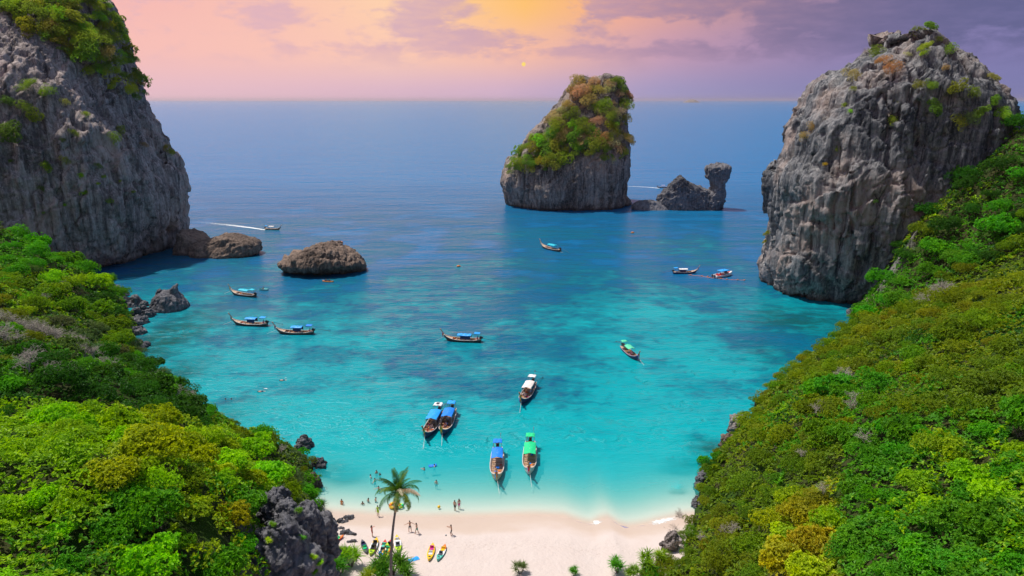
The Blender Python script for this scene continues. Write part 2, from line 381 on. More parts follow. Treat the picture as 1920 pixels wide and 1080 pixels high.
    fr = t.node('ShaderNodeFresnel'); fr.inputs[0].default_value = 1.333; t.put(fr.inputs['Normal'], nrm)
    m2 = t.node('ShaderNodeMixShader'); t.put(m2.inputs[0], t.m('MULTIPLY', fr.outputs[0], 0.58)); t.l.new(ms.outputs[0], m2.inputs[1]); t.l.new(gl.outputs[0], m2.inputs[2])
    t.l.new(m2.outputs[0], out.inputs[0])
    tag(link('sea', mesh_np('sea', V, F, True, [m], attrs={'depth': d, 'reef': reef_reflection})), kind='structure')
make_sea()

# ------------------------------------------------------------------ sand: beach and sea floor
def sand_material():
    m, t, out = new_mat('sand'); g = t.node('ShaderNodeNewGeometry').outputs['Position']
    s = t.attr('inland')
    n = t.noise(g, 0.35, 5, 0.6); f = t.noise(g, 9.0, 4, 0.7)
    dry = t.mix(n, (0.57, 0.465, 0.42), (0.63, 0.54, 0.50)); wet = t.mix(n, (0.52, 0.395, 0.32), (0.56, 0.445, 0.375))
    edge = t.m('ADD', s, t.m('MULTIPLY', t.m('SUBTRACT', t.noise(t.scale(g, (0.09, 0.25, 1)), 1.0, 4), 0.5), 6.0))
    c = t.mix(t.smooth(edge, 1.6, 4.2), wet, dry)
    c = t.mix(t.smooth(s, 0.0, -2.5), c, (0.60, 0.56, 0.49))
    spk = t.noise(t.scale(g, (3.5, 5, 1)), 1.0, 3, 0.8); wrack = t.m('ABSOLUTE', t.m('SUBTRACT', edge, 6.8))
    c = t.mix(t.m('MULTIPLY', t.smooth(spk, 0.58, 0.68), t.smooth(wrack, 1.5, 0.2, 0.16, 0.7)), c, (0.30, 0.20, 0.14))
    cor = t.attr('coral'); c = t.mix(cor, c, t.mix(t.noise(g, 0.9, 4), (0.10, 0.12, 0.09), (0.30, 0.28, 0.18)))
    foot = t.noise(g, 1.3, 5, 0.65)
    h = t.m('ADD', t.m('MULTIPLY', foot, t.smooth(s, 3.0, 6.0, 0.1, 1.0)), t.m('MULTIPLY', f, 0.06))
    pbsdf(t, out, c, t.smooth(edge, 0.5, 3.5, 0.42, 0.95), t.bump(h, 0.8, 0.25), 0.25); return m
M_SAND = sand_material()
def sand_sheet(name, y0, y1, x0, x1, res, below):
    xs = np.arange(x0, x1 + res, res); nx = len(xs); ny = int((y1 - y0) / res)
    ysh = y_shore(xs); v = np.linspace(0, 1, ny)
    if below: Y = ysh[None, :] + (v[:, None] ** 2) * (y1 - ysh[None, :])
    else: Y = y0 + v[:, None] * (ysh[None, :] - y0)
    X = np.repeat(xs[None, :], ny, 0); x, y = X.ravel(), Y.ravel(); s = y_shore(x) - y
    P = np.stack([x, y, np.zeros_like(x)], 1)
    if below:
        z = -depth_at(x, y) - 0.002; cor = np.zeros(len(x))
        cor = smoothstep(fbm(P, (1 / 7, 1 / 6, 1), 4, 12), 0.12, 0.3) * smoothstep(-s, 22, 45)
        for (px, py, rx, ry, k) in PATCHES:
            if k > .5: c = sea(px, py); cor = np.maximum(cor, 0.8 * np.exp(-((x - c[0]) / rx) ** 2 - ((y - c[1]) / ry) ** 2))
        caust = np.zeros(len(x))
    else:
        z = np.interp(s, [0, 6, 14, 30, 70], [0, .35, 1.25, 2.6, 6]) + 0.07 * fbm(P, (1 / 3.5, 1 / 3.5, 1), 3, 5) * smoothstep(s, 0.5, 5) - 0.002; cor = np.zeros(len(x))
    i = np.arange((ny - 1) * nx).reshape(ny - 1, nx)[:, :-1].ravel(); F = np.stack([i, i + 1, i + nx + 1, i + nx], 1)
    tag(link(name, mesh_np(name, np.stack([x, y, z], 1), F, True, [M_SAND], attrs={'inland': s, 'coral': cor})), kind='structure')
sand_sheet('beach', 40, 84, -48, 48, 0.35, False)
sand_sheet('seabed', 0, 420, -150, 150, 1.2, True)
def beach_z(x, y):
    s = float(y_shore(x) - y); return float(np.interp(s, [0, 6, 14, 30, 70], [0, .35, 1.25, 2.6, 6])) if s > 0 else -float(depth_at(np.array([float(x)]), np.array([float(y)]))[0])

# thin swash of foam where the small waves die on the sand
def foam_material(name, cover=0.5, sc=2.2):
    m, t, out = new_mat(name); g = t.node('ShaderNodeNewGeometry').outputs['Position']
    n = t.noise(t.scale(g, (sc, sc * 1.4, 1)), 1.0, 5, 0.75, 0.5); e = t.attr('edge')
    a = t.smooth(t.m('ADD', n, t.m('MULTIPLY', e, 0.5)), 1.0 - cover + .05, 1.0 - cover + .28)
    d = t.node('ShaderNodeBsdfDiffuse'); d.inputs[0].default_value = (0.86, 0.88, 0.88, 1); tr = t.node('ShaderNodeBsdfTransparent')
    ms = t.node('ShaderNodeMixShader'); t.put(ms.inputs[0], a); t.l.new(tr.outputs[0], ms.inputs[1]); t.l.new(d.outputs[0], ms.inputs[2]); t.l.new(ms.outputs[0], out.inputs[0]); return m
M_FOAM = foam_material('sea_foam', 0.52); M_SWASH = foam_material('swash_foam', 0.47, 3.0)
def ribbon(name, P, wid, mat, z=0.02, n=5, group=None, strong=None):
    P = np.array(P, float); L = np.concatenate([[0], np.cumsum(np.linalg.norm(np.diff(P, axis=0), axis=1))]); k = max(8, int(L[-1] / 0.5)); s = np.linspace(0, L[-1], k)
    Q = np.stack([np.interp(s, L, P[:, a]) for a in (0, 1)], 1); T = np.gradient(Q, axis=0); T /= np.linalg.norm(T, axis=1)[:, None] + 1e-9; N = np.stack([-T[:, 1], T[:, 0]], 1)
    wv = np.interp(s, np.linspace(0, L[-1], len(wid)), wid); st = np.interp(s, np.linspace(0, L[-1], len(strong or [1])), strong or [1])
    V = []; E = []
    for j in range(n):
        f = j / (n - 1) * 2 - 1; q = Q + N * (wv * f * .5)[:, None]; V.append(np.concatenate([q, np.full((k, 1), z)], 1)); E.append((1 - abs(f) ** 2) * st - 0.5)
    V = np.array(V); i = np.arange((n - 1) * k).reshape(n - 1, k)[:, :-1].ravel(); F = np.stack([i, i + k, i + k + 1, i + 1], 1)
    o = link(name, mesh_np(name, V.reshape(-1, 3), F, False, [mat], attrs={'edge': np.array(E).ravel()})); return tag(o, kind='stuff', group=group)
for pts, w, st in [([(1200, 987), (1235, 979), (1262, 972), (1292, 967)], [.6, 1.8, 1.5, .6], [.1, 1.1, 1.0, .2]), ([(1104, 985), (1118, 980), (1138, 979)], [.8, 1.8, .8], [.4, 1.3, .4]), ([(1100, 984), (1108, 992), (1122, 996)], [.3, .7, .3], [0, .7, 0]),
                   ([(735, 975), (765, 979), (800, 976), (830, 974)], [.3, .8, .6, .3], [0, .6, .35, 0]), ([(820, 973), (900, 971), (960, 969), (1010, 968)], [.25, .4, .3, .2], [0, .15, .1, 0])]:
    ribbon('swash_foam', [sea(*p)[:2] for p in pts], w, M_SWASH, 0.03, strong=st)

ribbon('swash_foam', [(x_, y_ + .05) for x_, y_ in _sh[1:-1]], [.35, .5, .35, .6, .4, .5, .45], M_SWASH, 0.025, strong=[.25, .42, .2, .5, .3, .46, .4])
# ------------------------------------------------------------------ hillsides
def rbf(pts, lam=0.6):
    P = np.array(pts, float); A = np.linalg.norm(P[:, None, :2] - P[None, :, :2], axis=2); n = len(P)
    M = np.zeros((n + 3, n + 3)); M[:n, :n] = -A + np.eye(n) * lam * 3; Q = np.c_[np.ones(n), P[:, :2]]; M[:n, n:] = Q; M[n:, :n] = Q.T
    w = np.linalg.solve(M, np.r_[P[:, 2], 0, 0, 0])
    def f(x, y):
        x = np.asarray(x, float); y = np.asarray(y, float); r = np.zeros(x.shape)
        for i in range(n): r = r - w[i] * np.hypot(x - P[i, 0], y - P[i, 1])
        return r + w[n] + w[n + 1] * x + w[n + 2] * y
    return f
CANOPY = 2.9
L_SHORE = [(228, 545), (240, 585), (255, 640), (268, 668), (300, 700), (345, 735), (400, 780), (450, 806), (520, 836), (566, 848), (592, 876), (588, 918), (600, 962), (604, 1004), (622, 1040), (640, 1090)]
L_TOP = [(0, 415, 168), (60, 452, 170), (120, 478, 172), (190, 528, 176), (225, 575, 160), (0, 520, 122), (120, 590, 122), (200, 640, 124), (100, 540, 145), (0, 600, 96), (0, 645, 86), (90, 662, 85), (180, 692, 86), (260, 705, 92), (330, 742, 92), (400, 785, 98), (-200, 560, 110), (-200, 640, 80), (-250, 450, 160),
         (0, 780, 66), (110, 775, 66), (220, 785, 66), (320, 808, 68), (400, 830, 72), (450, 842, 78), (520, 845, 88), (0, 812, 54), (120, 800, 55), (230, 800, 55), (330, 830, 57), (400, 870, 58), (460, 920, 59), (540, 900, 72), (560, 940, 72),
         (0, 950, 45), (200, 940, 47), (380, 960, 50), (0, 1080, 38), (200, 1080, 40), (330, 1080, 43), (440, 1080, 47), (480, 1000, 54), (500, 1075, 56), (560, 1080, 62), (-250, 800, 50), (-250, 1080, 34), (100, 1250, 30), (350, 1250, 34), (520, 1250, 48)]
R_SHORE = [(1625, 583), (1575, 622), (1540, 650), (1490, 690), (1450, 720), (1410, 752), (1385, 805), (1368, 832), (1322, 868), (1308, 905), (1302, 945), (1292, 975), (1268, 1008), (1258, 1040), (1225, 1075), (1205, 1100)]
R_TOP = [(1920, 212, 174), (1880, 270, 173), (1800, 335, 172), (1730, 395, 171), (1690, 450, 170), (1655, 520, 169), (1920, 345, 158), (1800, 430, 160), (1920, 440, 142), (1800, 500, 146), (1720, 545, 152), (2150, 200, 172), (2150, 400, 140), (2200, 520, 105),
         (1650, 598, 140), (1740, 565, 122), (1830, 535, 118), (1920, 500, 115), (1600, 640, 122), (1540, 680, 118), (1480, 718, 112), (1430, 765, 104), (1640, 660, 102), (1760, 620, 98), (1920, 580, 92),
         (1405, 800, 96), (1500, 800, 84), (1640, 760, 76), (1780, 720, 72), (1920, 700, 64), (1345, 880, 86), (1420, 900, 76), (1540, 890, 66), (1680, 880, 57), (1820, 860, 53), (1920, 850, 50), (1322, 960, 78), (1400, 990, 68), (1500, 1000, 57), (1640, 1000, 48), (1780, 1000, 43), (1920, 1000, 39),
         (1290, 1020, 72), (1330, 1080, 61), (1420, 1080, 52), (1560, 1080, 44), (1720, 1080, 39), (1920, 1080, 35), (2150, 900, 40), (2150, 700, 60), (1500, 1250, 40), (1800, 1250, 31), (1350, 1250, 52), (2200, 1080, 32)]
def hill(shore, tops, sign):
    pts = []; S = np.array([sea(*p)[:2] for p in shore])
    for i, p in enumerate(S):
        t_ = S[min(i + 1, len(S) - 1)] - S[max(i - 1, 0)]; n = np.array([t_[1], -t_[0]]); n /= np.linalg.norm(n) + 1e-9
        if n[0] * sign < 0: n = -n
        pts.append((*p, 0.4)); pts.append((*(p + n * 2.4), -4)); pts.append((*(p + n * 22), -14))
    for (px, py, Y) in tops:
        q = at(px, py, Y); pts.append((q[0], q[1], q[2] - CANOPY))
    return rbf(pts)
H_L = hill(L_SHORE, L_TOP, 1); H_R = hill(R_SHORE, R_TOP, -1)
def hz(f, x, y):
    x = np.atleast_1d(np.asarray(x, float)); y = np.atleast_1d(np.asarray(y, float)); P = np.stack([x, y, 0 * x], 1)
    z = f(x, y); return z + (0.9 * fbm(P, (1 / 9, 1 / 9, 1), 3, 77) + 0.35 * fbm(P, (1 / 3, 1 / 3, 1), 3, 78)) * smoothstep(z, -1, 4)
m, t, out = new_mat('hillside_soil'); g = t.node('ShaderNodeNewGeometry').outputs['Position']
n = t.noise(g, 0.5, 6, 0.7); c = t.mix(t.smooth(n, 0.35, 0.65), (0.020, 0.036, 0.008), (0.060, 0.058, 0.022)); c = t.mix(t.smooth(t.noise(g, 0.13, 4), 0.5, 0.65), c, (0.035, 0.075, 0.010))
sepn = t.node('ShaderNodeSeparateXYZ'); t.l.new(t.node('ShaderNodeNewGeometry').outputs['True Normal'], sepn.inputs[0])
c = t.mix(t.smooth(sepn.outputs[2], 0.55, 0.40), c, t.mix(n, (0.09, 0.085, 0.085), (0.33, 0.31, 0.29)))
pbsdf(t, out, c, 0.95, t.bump(n, 1.0, 0.6), 0.1); M_SOIL = m
def hillside(f, x0, x1, y0, y1, res=0.8):
    xs = np.arange(x0, x1, res); ys = np.arange(y0, y1, res); X, Y = np.meshgrid(xs, ys); x, y = X.ravel(), Y.ravel()
    z = hz(f, x, y); nx = len(xs); P = np.stack([x, y, z], 1)
    i = np.arange((len(ys) - 1) * nx).reshape(-1, nx)[:, :-1].ravel(); F = np.stack([i, i + 1, i + nx + 1, i + nx], 1)
    F = F[(z[F] > -3.5).any(1)]
    u, inv = np.unique(F, return_inverse=True); P = P[u]; F = inv.reshape(F.shape)
    tag(link('hillside', mesh_np('hillside', P, F, True, [M_SOIL])), kind='structure')
    return BVHTree.FromPolygons(P.tolist(), F.tolist())
BV_L = hillside(H_L, -190, -18, 22, 200); BV_R = hillside(H_R, 14, 190, 22, 215)

# ------------------------------------------------------------------ rock masses
OCC = [BV_L, BV_R]
def noise_disp(V, N, passes, seed):
    d = np.zeros(len(V))
    for k, (typ, sc, amp) in enumerate(passes):
        if typ == 'f': d += amp * fbm(V, sc, 4, seed + 11 * k)
        elif typ == 'r': d += amp * fbm(V, sc, 4, seed + 11 * k, 0.5, True)
        elif typ == 'w': a, b = worley(V, sc, seed + 11 * k); d += amp * (np.minimum(b - a, 0.6) - 0.25)
        elif typ == 'b':
            q = V + 0.22 / np.asarray(sc) * np.stack([fbm(V, np.asarray(sc) * 1.3, 3, seed + 5 + k), fbm(V, np.asarray(sc) * 1.3, 3, seed + 6 + k), fbm(V, np.asarray(sc) * 1.3, 3, seed + 7 + k)], 1) * np.ones(3)
            d += amp * cellval(q, sc, seed + 11 * k)
        elif typ == 'k': d -= amp * (1 - smoothstep(np.abs(fbm(V, sc, 3, seed + 11 * k)), 0.0, 0.05))
        elif typ == 't':
            n = fbm(V, sc, 3, seed + 11 * k) * 3.0 + V[:, 2] / 9.0; f = n - np.floor(n); d += amp * (smoothstep(f, .0, .75) - smoothstep(f, .82, 1.0) - .4)
        elif typ == 'c': a, b = worley(V, sc, seed + 11 * k); d += amp * (0.45 - a)
    return V + N * d[:, None]
def cellval(P, sc, seed):
    P = np.asarray(P, float) * np.asarray(sc); f = np.floor(P).astype(np.int64); d1 = np.full(len(P), 9.0); val = np.zeros(len(P))
    for a in (-1, 0, 1):
        for b in (-1, 0, 1):
            for c in (-1, 0, 1):
                g = f + np.array([a, b, c]); h = [_h(g[:, 0], g[:, 1], g[:, 2], seed + k) for k in (0, 7, 13, 23)]; q = np.stack(h[:3], 1) + g; r = P - q
                d = np.linalg.norm(r, axis=1); m_ = d < d1; d1 = np.where(m_, d, d1); val = np.where(m_, h[3] - .5 + .5 * (r[:, 2] * (h[1] - .6) + r[:, 0] * (h[2] - .5)), val)
    return val
def vnormals(me):
    a = np.zeros(len(me.vertices) * 3, np.float32); me.vertices.foreach_get('co', a); n = np.zeros_like(a); me.vertex_normals.foreach_get('vector', n); return a.reshape(-1, 3).astype(float), n.reshape(-1, 3).astype(float)
def stack_mesh(levels, res, e=2.6, dome=0.35, zbelow=-5):
    """A closed rock body: rings (z, x left, x right, y front, y back) from the foot to the top."""
    Lv = np.array(sorted(levels), float); z0, z1 = Lv[0, 0], Lv[-1, 0]
    nz = max(6, int((z1 - z0) / res)); zs = np.linspace(z0, z1, nz); q = np.stack([np.interp(zs, Lv[:, 0], Lv[:, k]) for k in range(1, 5)], 1)
    kk = max(1, int(nz * 0.02)); ker = np.ones(2 * kk + 1) / (2 * kk + 1)
    q = np.stack([np.convolve(np.pad(q[:, k], kk, 'edge'), ker, 'valid') for k in range(4)], 1)
    rx = (q[:, 1] - q[:, 0]) / 2; ry = (q[:, 3] - q[:, 2]) / 2; cx = (q[:, 1] + q[:, 0]) / 2; cyy = (q[:, 3] + q[:, 2]) / 2
    a = np.linspace(0, 2 * np.pi, 4001); mx, my = rx.max(), ry.max(); sg = lambda v: np.sign(v) * np.abs(v) ** (2 / e)
    ex, ey = sg(np.cos(a)), sg(np.sin(a)); L = np.r_[0, np.cumsum(np.hypot(np.diff(ex * mx), np.diff(ey * my)))]; nt = max(12, int(L[-1] / res)); s = np.linspace(0, L[-1], nt, endpoint=False)
    ux, uy = np.interp(s, L, ex), np.interp(s, L, ey); rings = []
    for i in range(nz): rings.append(np.stack([cx[i] + rx[i] * ux, cyy[i] + ry[i] * uy, np.full(nt, zs[i])], 1))
    nc = max(3, int(min(rx[-1], ry[-1]) / res)); hd = dome * min(rx[-1], ry[-1])
    for j in range(1, nc):
        f = 1 - j / nc; rings.append(np.stack([cx[-1] + rx[-1] * ux * f, cyy[-1] + ry[-1] * uy * f, np.full(nt, z1 + hd * (1 - f * f))], 1))
    V = np.concatenate(rings); nr = len(rings); i = np.arange((nr - 1) * nt).reshape(nr - 1, nt); j = np.roll(i, -1, 1)
    F = np.stack([i.ravel(), j.ravel(), (j + nt).ravel(), (i + nt).ravel()], 1)
    V = np.r_[V, [[cx[-1], cyy[-1], z1 + hd]]]; last = (nr - 1) * nt; c = np.arange(nt); F = np.r_[F, np.stack([last + c, last + np.roll(c, -1), np.full(nt, len(V) - 1), np.full(nt, len(V) - 1)], 1)]
    return V, F
def rock(name, bodies, res, passes, mat, seed, label, cat, e=2.6, dome=0.35, group=None, occ=True, warp=0.0):
    Vs, Fs, n = [], [], 0
    for lv in bodies:
        V, F = stack_mesh(lv, res, e, dome)
        if warp: V = V + warp * np.stack([fbm(V, 1 / (warp * 6), 3, seed + 3), fbm(V, 1 / (warp * 6), 3, seed + 4), 0 * V[:, 0]], 1)
        for ps in passes:
            me = mesh_np('tmp', V, np.where(F == F[:, [0]], F, F)[:, :3] if False else F, True); V, N = vnormals(me); bpy.data.meshes.remove(me); V = noise_disp(V, N, ps, seed)
        Vs.append(V); Fs.append(F + n); n += len(V)
    V, F = np.concatenate(Vs), np.concatenate(Fs)
    tri = np.r_[F[:, [0, 1, 2]], F[F[:, 2] != F[:, 3]][:, [0, 2, 3]]]
    me = mesh_np(name, V, tri, True, [mat]); c = V.mean(0); c[2] = 0
    o = link(name, me); tag(o, label, cat, group)
    bv = BVHTree.FromPolygons(V.tolist(), tri.tolist())
    if occ: OCC.append(bv)
    return o, bv
BIG = lambda s: [[('f', (1 / 26 / s, 1 / 26 / s, 1 / 45 / s), 4.0 * s), ('r', (1 / 12 / s, 1 / 12 / s, 1 / 60 / s), 2.0 * s), ('b', (1 / 12, 1 / 12, 1 / 34), 2.6 * s), ('t', (1 / 30, 1 / 30, 1 / 40), 0.8 * s)],
                 [('b', (1 / 4.6, 1 / 4.6, 1 / 15), 1.15 * s), ('r', (1 / 3.2, 1 / 3.2, 1 / 34), 0.75 * s), ('k', (1 / 9, 1 / 9, 1 / 55), 1.9 * s), ('k', (1 / 5, 1 / 5, 1 / 30), .7 * s), ('b', (1 / 2.0, 1 / 2.0, 1 / 4.5), 0.5 * s), ('f', (1 / 1.2, 1 / 1.2, 1 / 2.2), 0.24 * s), ('k', (1 / 15, 1 / 15, 1 / 5), 0.8 * s)]]
_CR = lambda s: [[('f', 1 / 9 / s, 1.6 * s), ('w', 1 / 4.5 / s, 1.5 * s)], [('c', 1 / 1.9 / s, 0.8 * s), ('r', 1 / 1.3 / s, 0.32 * s), ('f', 1 / 0.6 / s, 0.12 * s)]]

def lev(Y0, rows, yf, yb):
    """Silhouette rows (picture row: left px, right px) at distance Y0 -> rings; yf, yb give the front and back at a height."""
    o = []
    for r, (a, b) in rows.items():
        z = at(960, r, Y0)[2]; o.append((z, at(a, r, Y0)[0], at(b, r, Y0)[0], yf(z), yb(z)))
    return o
ip = lambda *p: (lambda z: float(np.interp(z, [a for a, b in p], [b for a, b in p])))

ISL, BV_I = rock('karst_island', [lev(374, {400: (972, 1168), 388: (962, 1178), 380: (956, 1180), 365: (949, 1169), 345: (941, 1170), 330: (943, 1177), 310: (950, 1181), 295: (966, 1181), 270: (982, 1180), 245: (1004, 1179), 220: (1030, 1178), 200: (1047, 1178), 180: (1060, 1182), 165: (1070, 1176), 155: (1078, 1170), 148: (1084, 1166)},
    ip((-5, 353), (0, 351), (8, 347), (24, 350), (45, 364), (66, 380)), ip((-5, 396), (0, 400), (30, 402), (66, 392)))], 0.55, BIG(0.62), M_ISLE, 5, 'tall leaning limestone islet overgrown with brown and green scrub, out in the open water', 'island', 2.4, .12)
CAMEL, BV_C = rock('rock_islet', [lev(356, {397: (1238, 1350), 390: (1237, 1352), 376: (1234, 1352), 366: (1237, 1352), 360: (1243, 1340), 353: (1252, 1318), 345: (1260, 1296), 338: (1266, 1286), 334: (1271, 1280)}, ip((0, 350), (12, 352)), ip((0, 364), (12, 361))),
    lev(356, {392: (1312, 1350), 375: (1320, 1355), 360: (1328, 1358), 352: (1336, 1355), 342: (1333, 1359), 332: (1327, 1365), 322: (1324, 1368), 314: (1325, 1368)}, ip((0, 350), (25, 351)), ip((0, 363), (25, 361)))], 0.4, [[('f', 1 / 5, .7), ('w', 1 / 2.5, .5)], [('b', 1 / 1.6, 1.0), ('r', 1 / 1.0, .5), ('b', 1 / .8, .5)]], M_CRAG, 9, 'low dark rock shaped like a resting camel, with a humped body and a raised head', 'rock', 2.3)
rock('low_rock', [lev(354, {393: (1186, 1262), 388: (1184, 1258), 383: (1187, 1248), 379: (1196, 1238)}, ip((0, 350), (3, 352)), ip((0, 359), (3, 358)))], 0.4, [[('f', 1 / 4, .6), ('w', 1 / 2.5, .5)]], M_CRAG, 11, 'flat dark reef rock at the foot of the camel shaped rock', 'rock', 2.2)
RCL, BV_RC = rock('limestone_cliff', [lev(206, {600: (1461, 1894), 572: (1449, 1894), 560: (1447, 1894), 545: (1437, 1894), 520: (1433, 1894), 490: (1434, 1894), 450: (1443, 1894), 420: (1449, 1894), 390: (1450, 1894), 350: (1452, 1855), 320: (1457, 1850), 290: (1478, 1845), 260: (1489, 1842), 230: (1502, 1840), 200: (1525, 1834), 180: (1533, 1822), 160: (1547, 1792), 145: (1573, 1784), 130: (1601, 1776), 110: (1629, 1760), 90: (1657, 1726), 76: (1689, 1690), 66: (1712, 1658)},
    ip((-9, 186), (0, 184), (3, 180), (7, 176), (30, 176), (60, 181), (76, 193)), ip((-9, 222), (0, 226), (60, 228), (76, 218)))], 0.45, BIG(0.8), M_CLIFF, 21, 'towering grey limestone cliff with vertical streaks, behind the green hill by the speedboat', 'cliff', 3.0, 0.4)
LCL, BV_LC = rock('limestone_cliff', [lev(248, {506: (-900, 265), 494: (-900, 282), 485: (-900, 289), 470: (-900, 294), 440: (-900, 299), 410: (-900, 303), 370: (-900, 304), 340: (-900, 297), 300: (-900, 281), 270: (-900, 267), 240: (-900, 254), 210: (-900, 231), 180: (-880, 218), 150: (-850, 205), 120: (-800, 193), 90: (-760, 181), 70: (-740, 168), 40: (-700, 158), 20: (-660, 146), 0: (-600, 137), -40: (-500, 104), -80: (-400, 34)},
    ip((-6, 212), (0, 210), (3, 204), (9, 196), (42, 198), (58, 207), (78, 228), (100, 256)), ip((-6, 300), (60, 300), (100, 285)))], 0.52, BIG(0.85), M_CLIFF_PALE_GLOW, 42, 'huge grey limestone cliff topped with sunlit scrub, beside the bay entrance', 'cliff', 3.0, 0.2)
BOULDER, BV_B = rock('boulder_rock', [lev(222, {528: (556, 668), 521: (552, 674), 513: (538, 681), 502: (530, 682), 490: (531, 681), 481: (540, 674), 474: (556, 664), 468: (578, 650), 465: (592, 640)}, ip((-2, 217), (0, 216), (3, 211), (12, 217)), ip((0, 232), (12, 228)))], 0.28, [[('f', 1 / 6, 1.2), ('w', 1 / 3.4, 1.1)], [('b', 1 / 1.4, .9), ('r', 1 / 1.0, .55), ('b', 1 / .7, .4)]], M_BROWN, 14, 'rounded brown craggy rock island with a kayak at its foot', 'rock', 2.3, 0.25)
rock('ridge_rock', [lev(247, {487: (358, 470), 478: (357, 482), 470: (357, 487), 462: (358, 487), 455: (368, 484), 449: (388, 470), 445: (404, 450)}, ip((0, 239), (8, 243)), ip((0, 256), (8, 252)))], 0.28, [[('f', 1 / 5, .8), ('w', 1 / 3.5, .7)], [('c', 1 / 1.5, .6), ('r', 1 / 1.1, .3), ('f', 1 / .5, .1)]], M_BROWN, 15, 'long pale brown rock ridge running out from the big cliff foot', 'rock', 2.6, 0.2)
rock('ridge_rock', [lev(252, {480: (330, 380), 465: (332, 384), 452: (334, 388), 442: (336, 372), 436: (338, 352)}, ip((0, 244), (8, 247)), ip((0, 262), (8, 259)))], 0.3, [[('f', 1 / 5, .8), ('w', 1 / 3.5, .7)], [('c', 1 / 1.5, .6), ('r', 1 / 1.1, .3)]], M_BROWN, 16, 'dark brown rock wedged between the cliff and the long ridge rock', 'rock', 2.4, 0.2)
rock('spiky_rock', [lev(178, {584: (283, 346), 576: (281, 347), 566: (284, 342), 558: (288, 334), 552: (292, 328)}, ip((0, 174), (5, 176)), ip((0, 184), (5, 182))), lev(178, {575: (305, 340), 560: (308, 334), 548: (315, 328), 538: (320, 325)}, ip((0, 176), (6, 178)), ip((0, 182), (6, 181))), lev(178, {570: (286, 304), 556: (290, 300), 546: (292, 297)}, ip((0, 176), (6, 178)), ip((0, 182), (6, 180)))], 0.22, [[('f', 1 / 3, .5), ('w', 1 / 2.2, .6)], [('c', 1 / .9, .4), ('r', 1 / .7, .22)]], M_CRAG, 17, 'jagged grey rock with a sharp spike standing in the dark cove', 'rock', 2.2, 0.3)
def blobrock(name, px, py, w, d, h, mat, seed, label, zb=0.0, z_=None, group=None, res=None, rot=0.0, Y=None):
    """A craggy boulder w x d x h metres standing where the picture shows it."""
    c = sea(px, py, zb) if Y is None else at(px, py, Y); x, y, z = c; s = max(w, h) / 3.0
    lv = [(z - 1.2 - .3 * h, x - w * .46, x + w * .46, y - d * .46, y + d * .46), (z, x - w * .5, x + w * .5, y - d * .5, y + d * .5), (z + h * .4, x - w * .48, x + w * .46, y - d * .46, y + d * .48), (z + h * .75, x - w * .36, x + w * .34, y - d * .34, y + d * .36), (z + h * .95, x - w * .2, x + w * .18, y - d * .2, y + d * .2)]
    return rock(name, [lv], res or max(0.07, min(w, d) / 46), [[('f', 1 / (2.0 * s), .6 * s), ('w', 1 / (1.4 * s), .75 * s)], [('c', 1 / min(.7, .6 * s), .26 * min(1, s) + .1), ('r', 1 / min(.5, .5 * s), .14 * min(1, s) + .03), ('b', 1 / min(.45, .4 * s), .22 * min(1, s))]], mat, seed, label, 'rock', 2.2, 0.3, group)
for i, (px, py, w, d, h, mt, lb) in enumerate([
    (215, 556, 6, 5, 3, M_CRAG, 'dark rock block under the cliff at the back of the cove'), (250, 572, 9, 4, 2.2, M_CRAG, 'flat sloping grey slab leading out to the spiked rock'), (272, 592, 6, 4, 2.6, M_CRAG, 'grey boulder joining the slab to the spiked rock'),
    (258, 606, 6, 4, 2.0, M_CRAG, 'rounded grey rock pile below the flat slab'), (256, 625, 4, 3.5, 1.6, M_CRAG, 'small dark rock at the water below the rock pile'), (262, 650, 3.5, 3, 1.3, M_CRAG, 'wet little rock at the water edge under the green slope'),
    (572, 838, 2.6, 2.2, 2.0, M_CRAG, 'dark crag tip below the little palm at the headland'), (598, 872, 2.4, 2.0, 1.2, M_CRAG, 'wet dark rock jutting into the turquoise water off the headland'), (588, 912, 2.0, 2.6, 2.0, M_BROWN, 'rust brown overhanging rock at the beach end of the headland'),
    (1386, 812, 3.0, 3.5, 3.2, M_CLIFF, 'grey rock face breaking through the scrub at the water, upper one'), (1366, 838, 2.6, 2.2, 2.4, M_BROWN, 'reddish rock at the water edge of the wooded hill'), (1316, 912, 1.8, 2.6, 2.4, M_CRAG, 'dark rock wall at the water under the overhanging bush'), (1306, 948, 1.2, 1.6, 1.6, M_CRAG, 'small dark rock at the corner where beach meets hill'),
    (1256, 1034, 2.2, 1.8, 2.6, M_CLIFF_PALE_GLOW, 'pale grey weathered rock standing on the beach under the hill'), (1640, 588, 9, 7, 5, M_BROWN, 'brown scree rocks where the tall cliff meets the trees'), (1605, 590, 5, 4, 2.2, M_CRAG, 'dark rock in the shade at the cliff foot')]):
    blobrock('shore_rock', px, py, w, d, h, mt, 60 + i, lb)
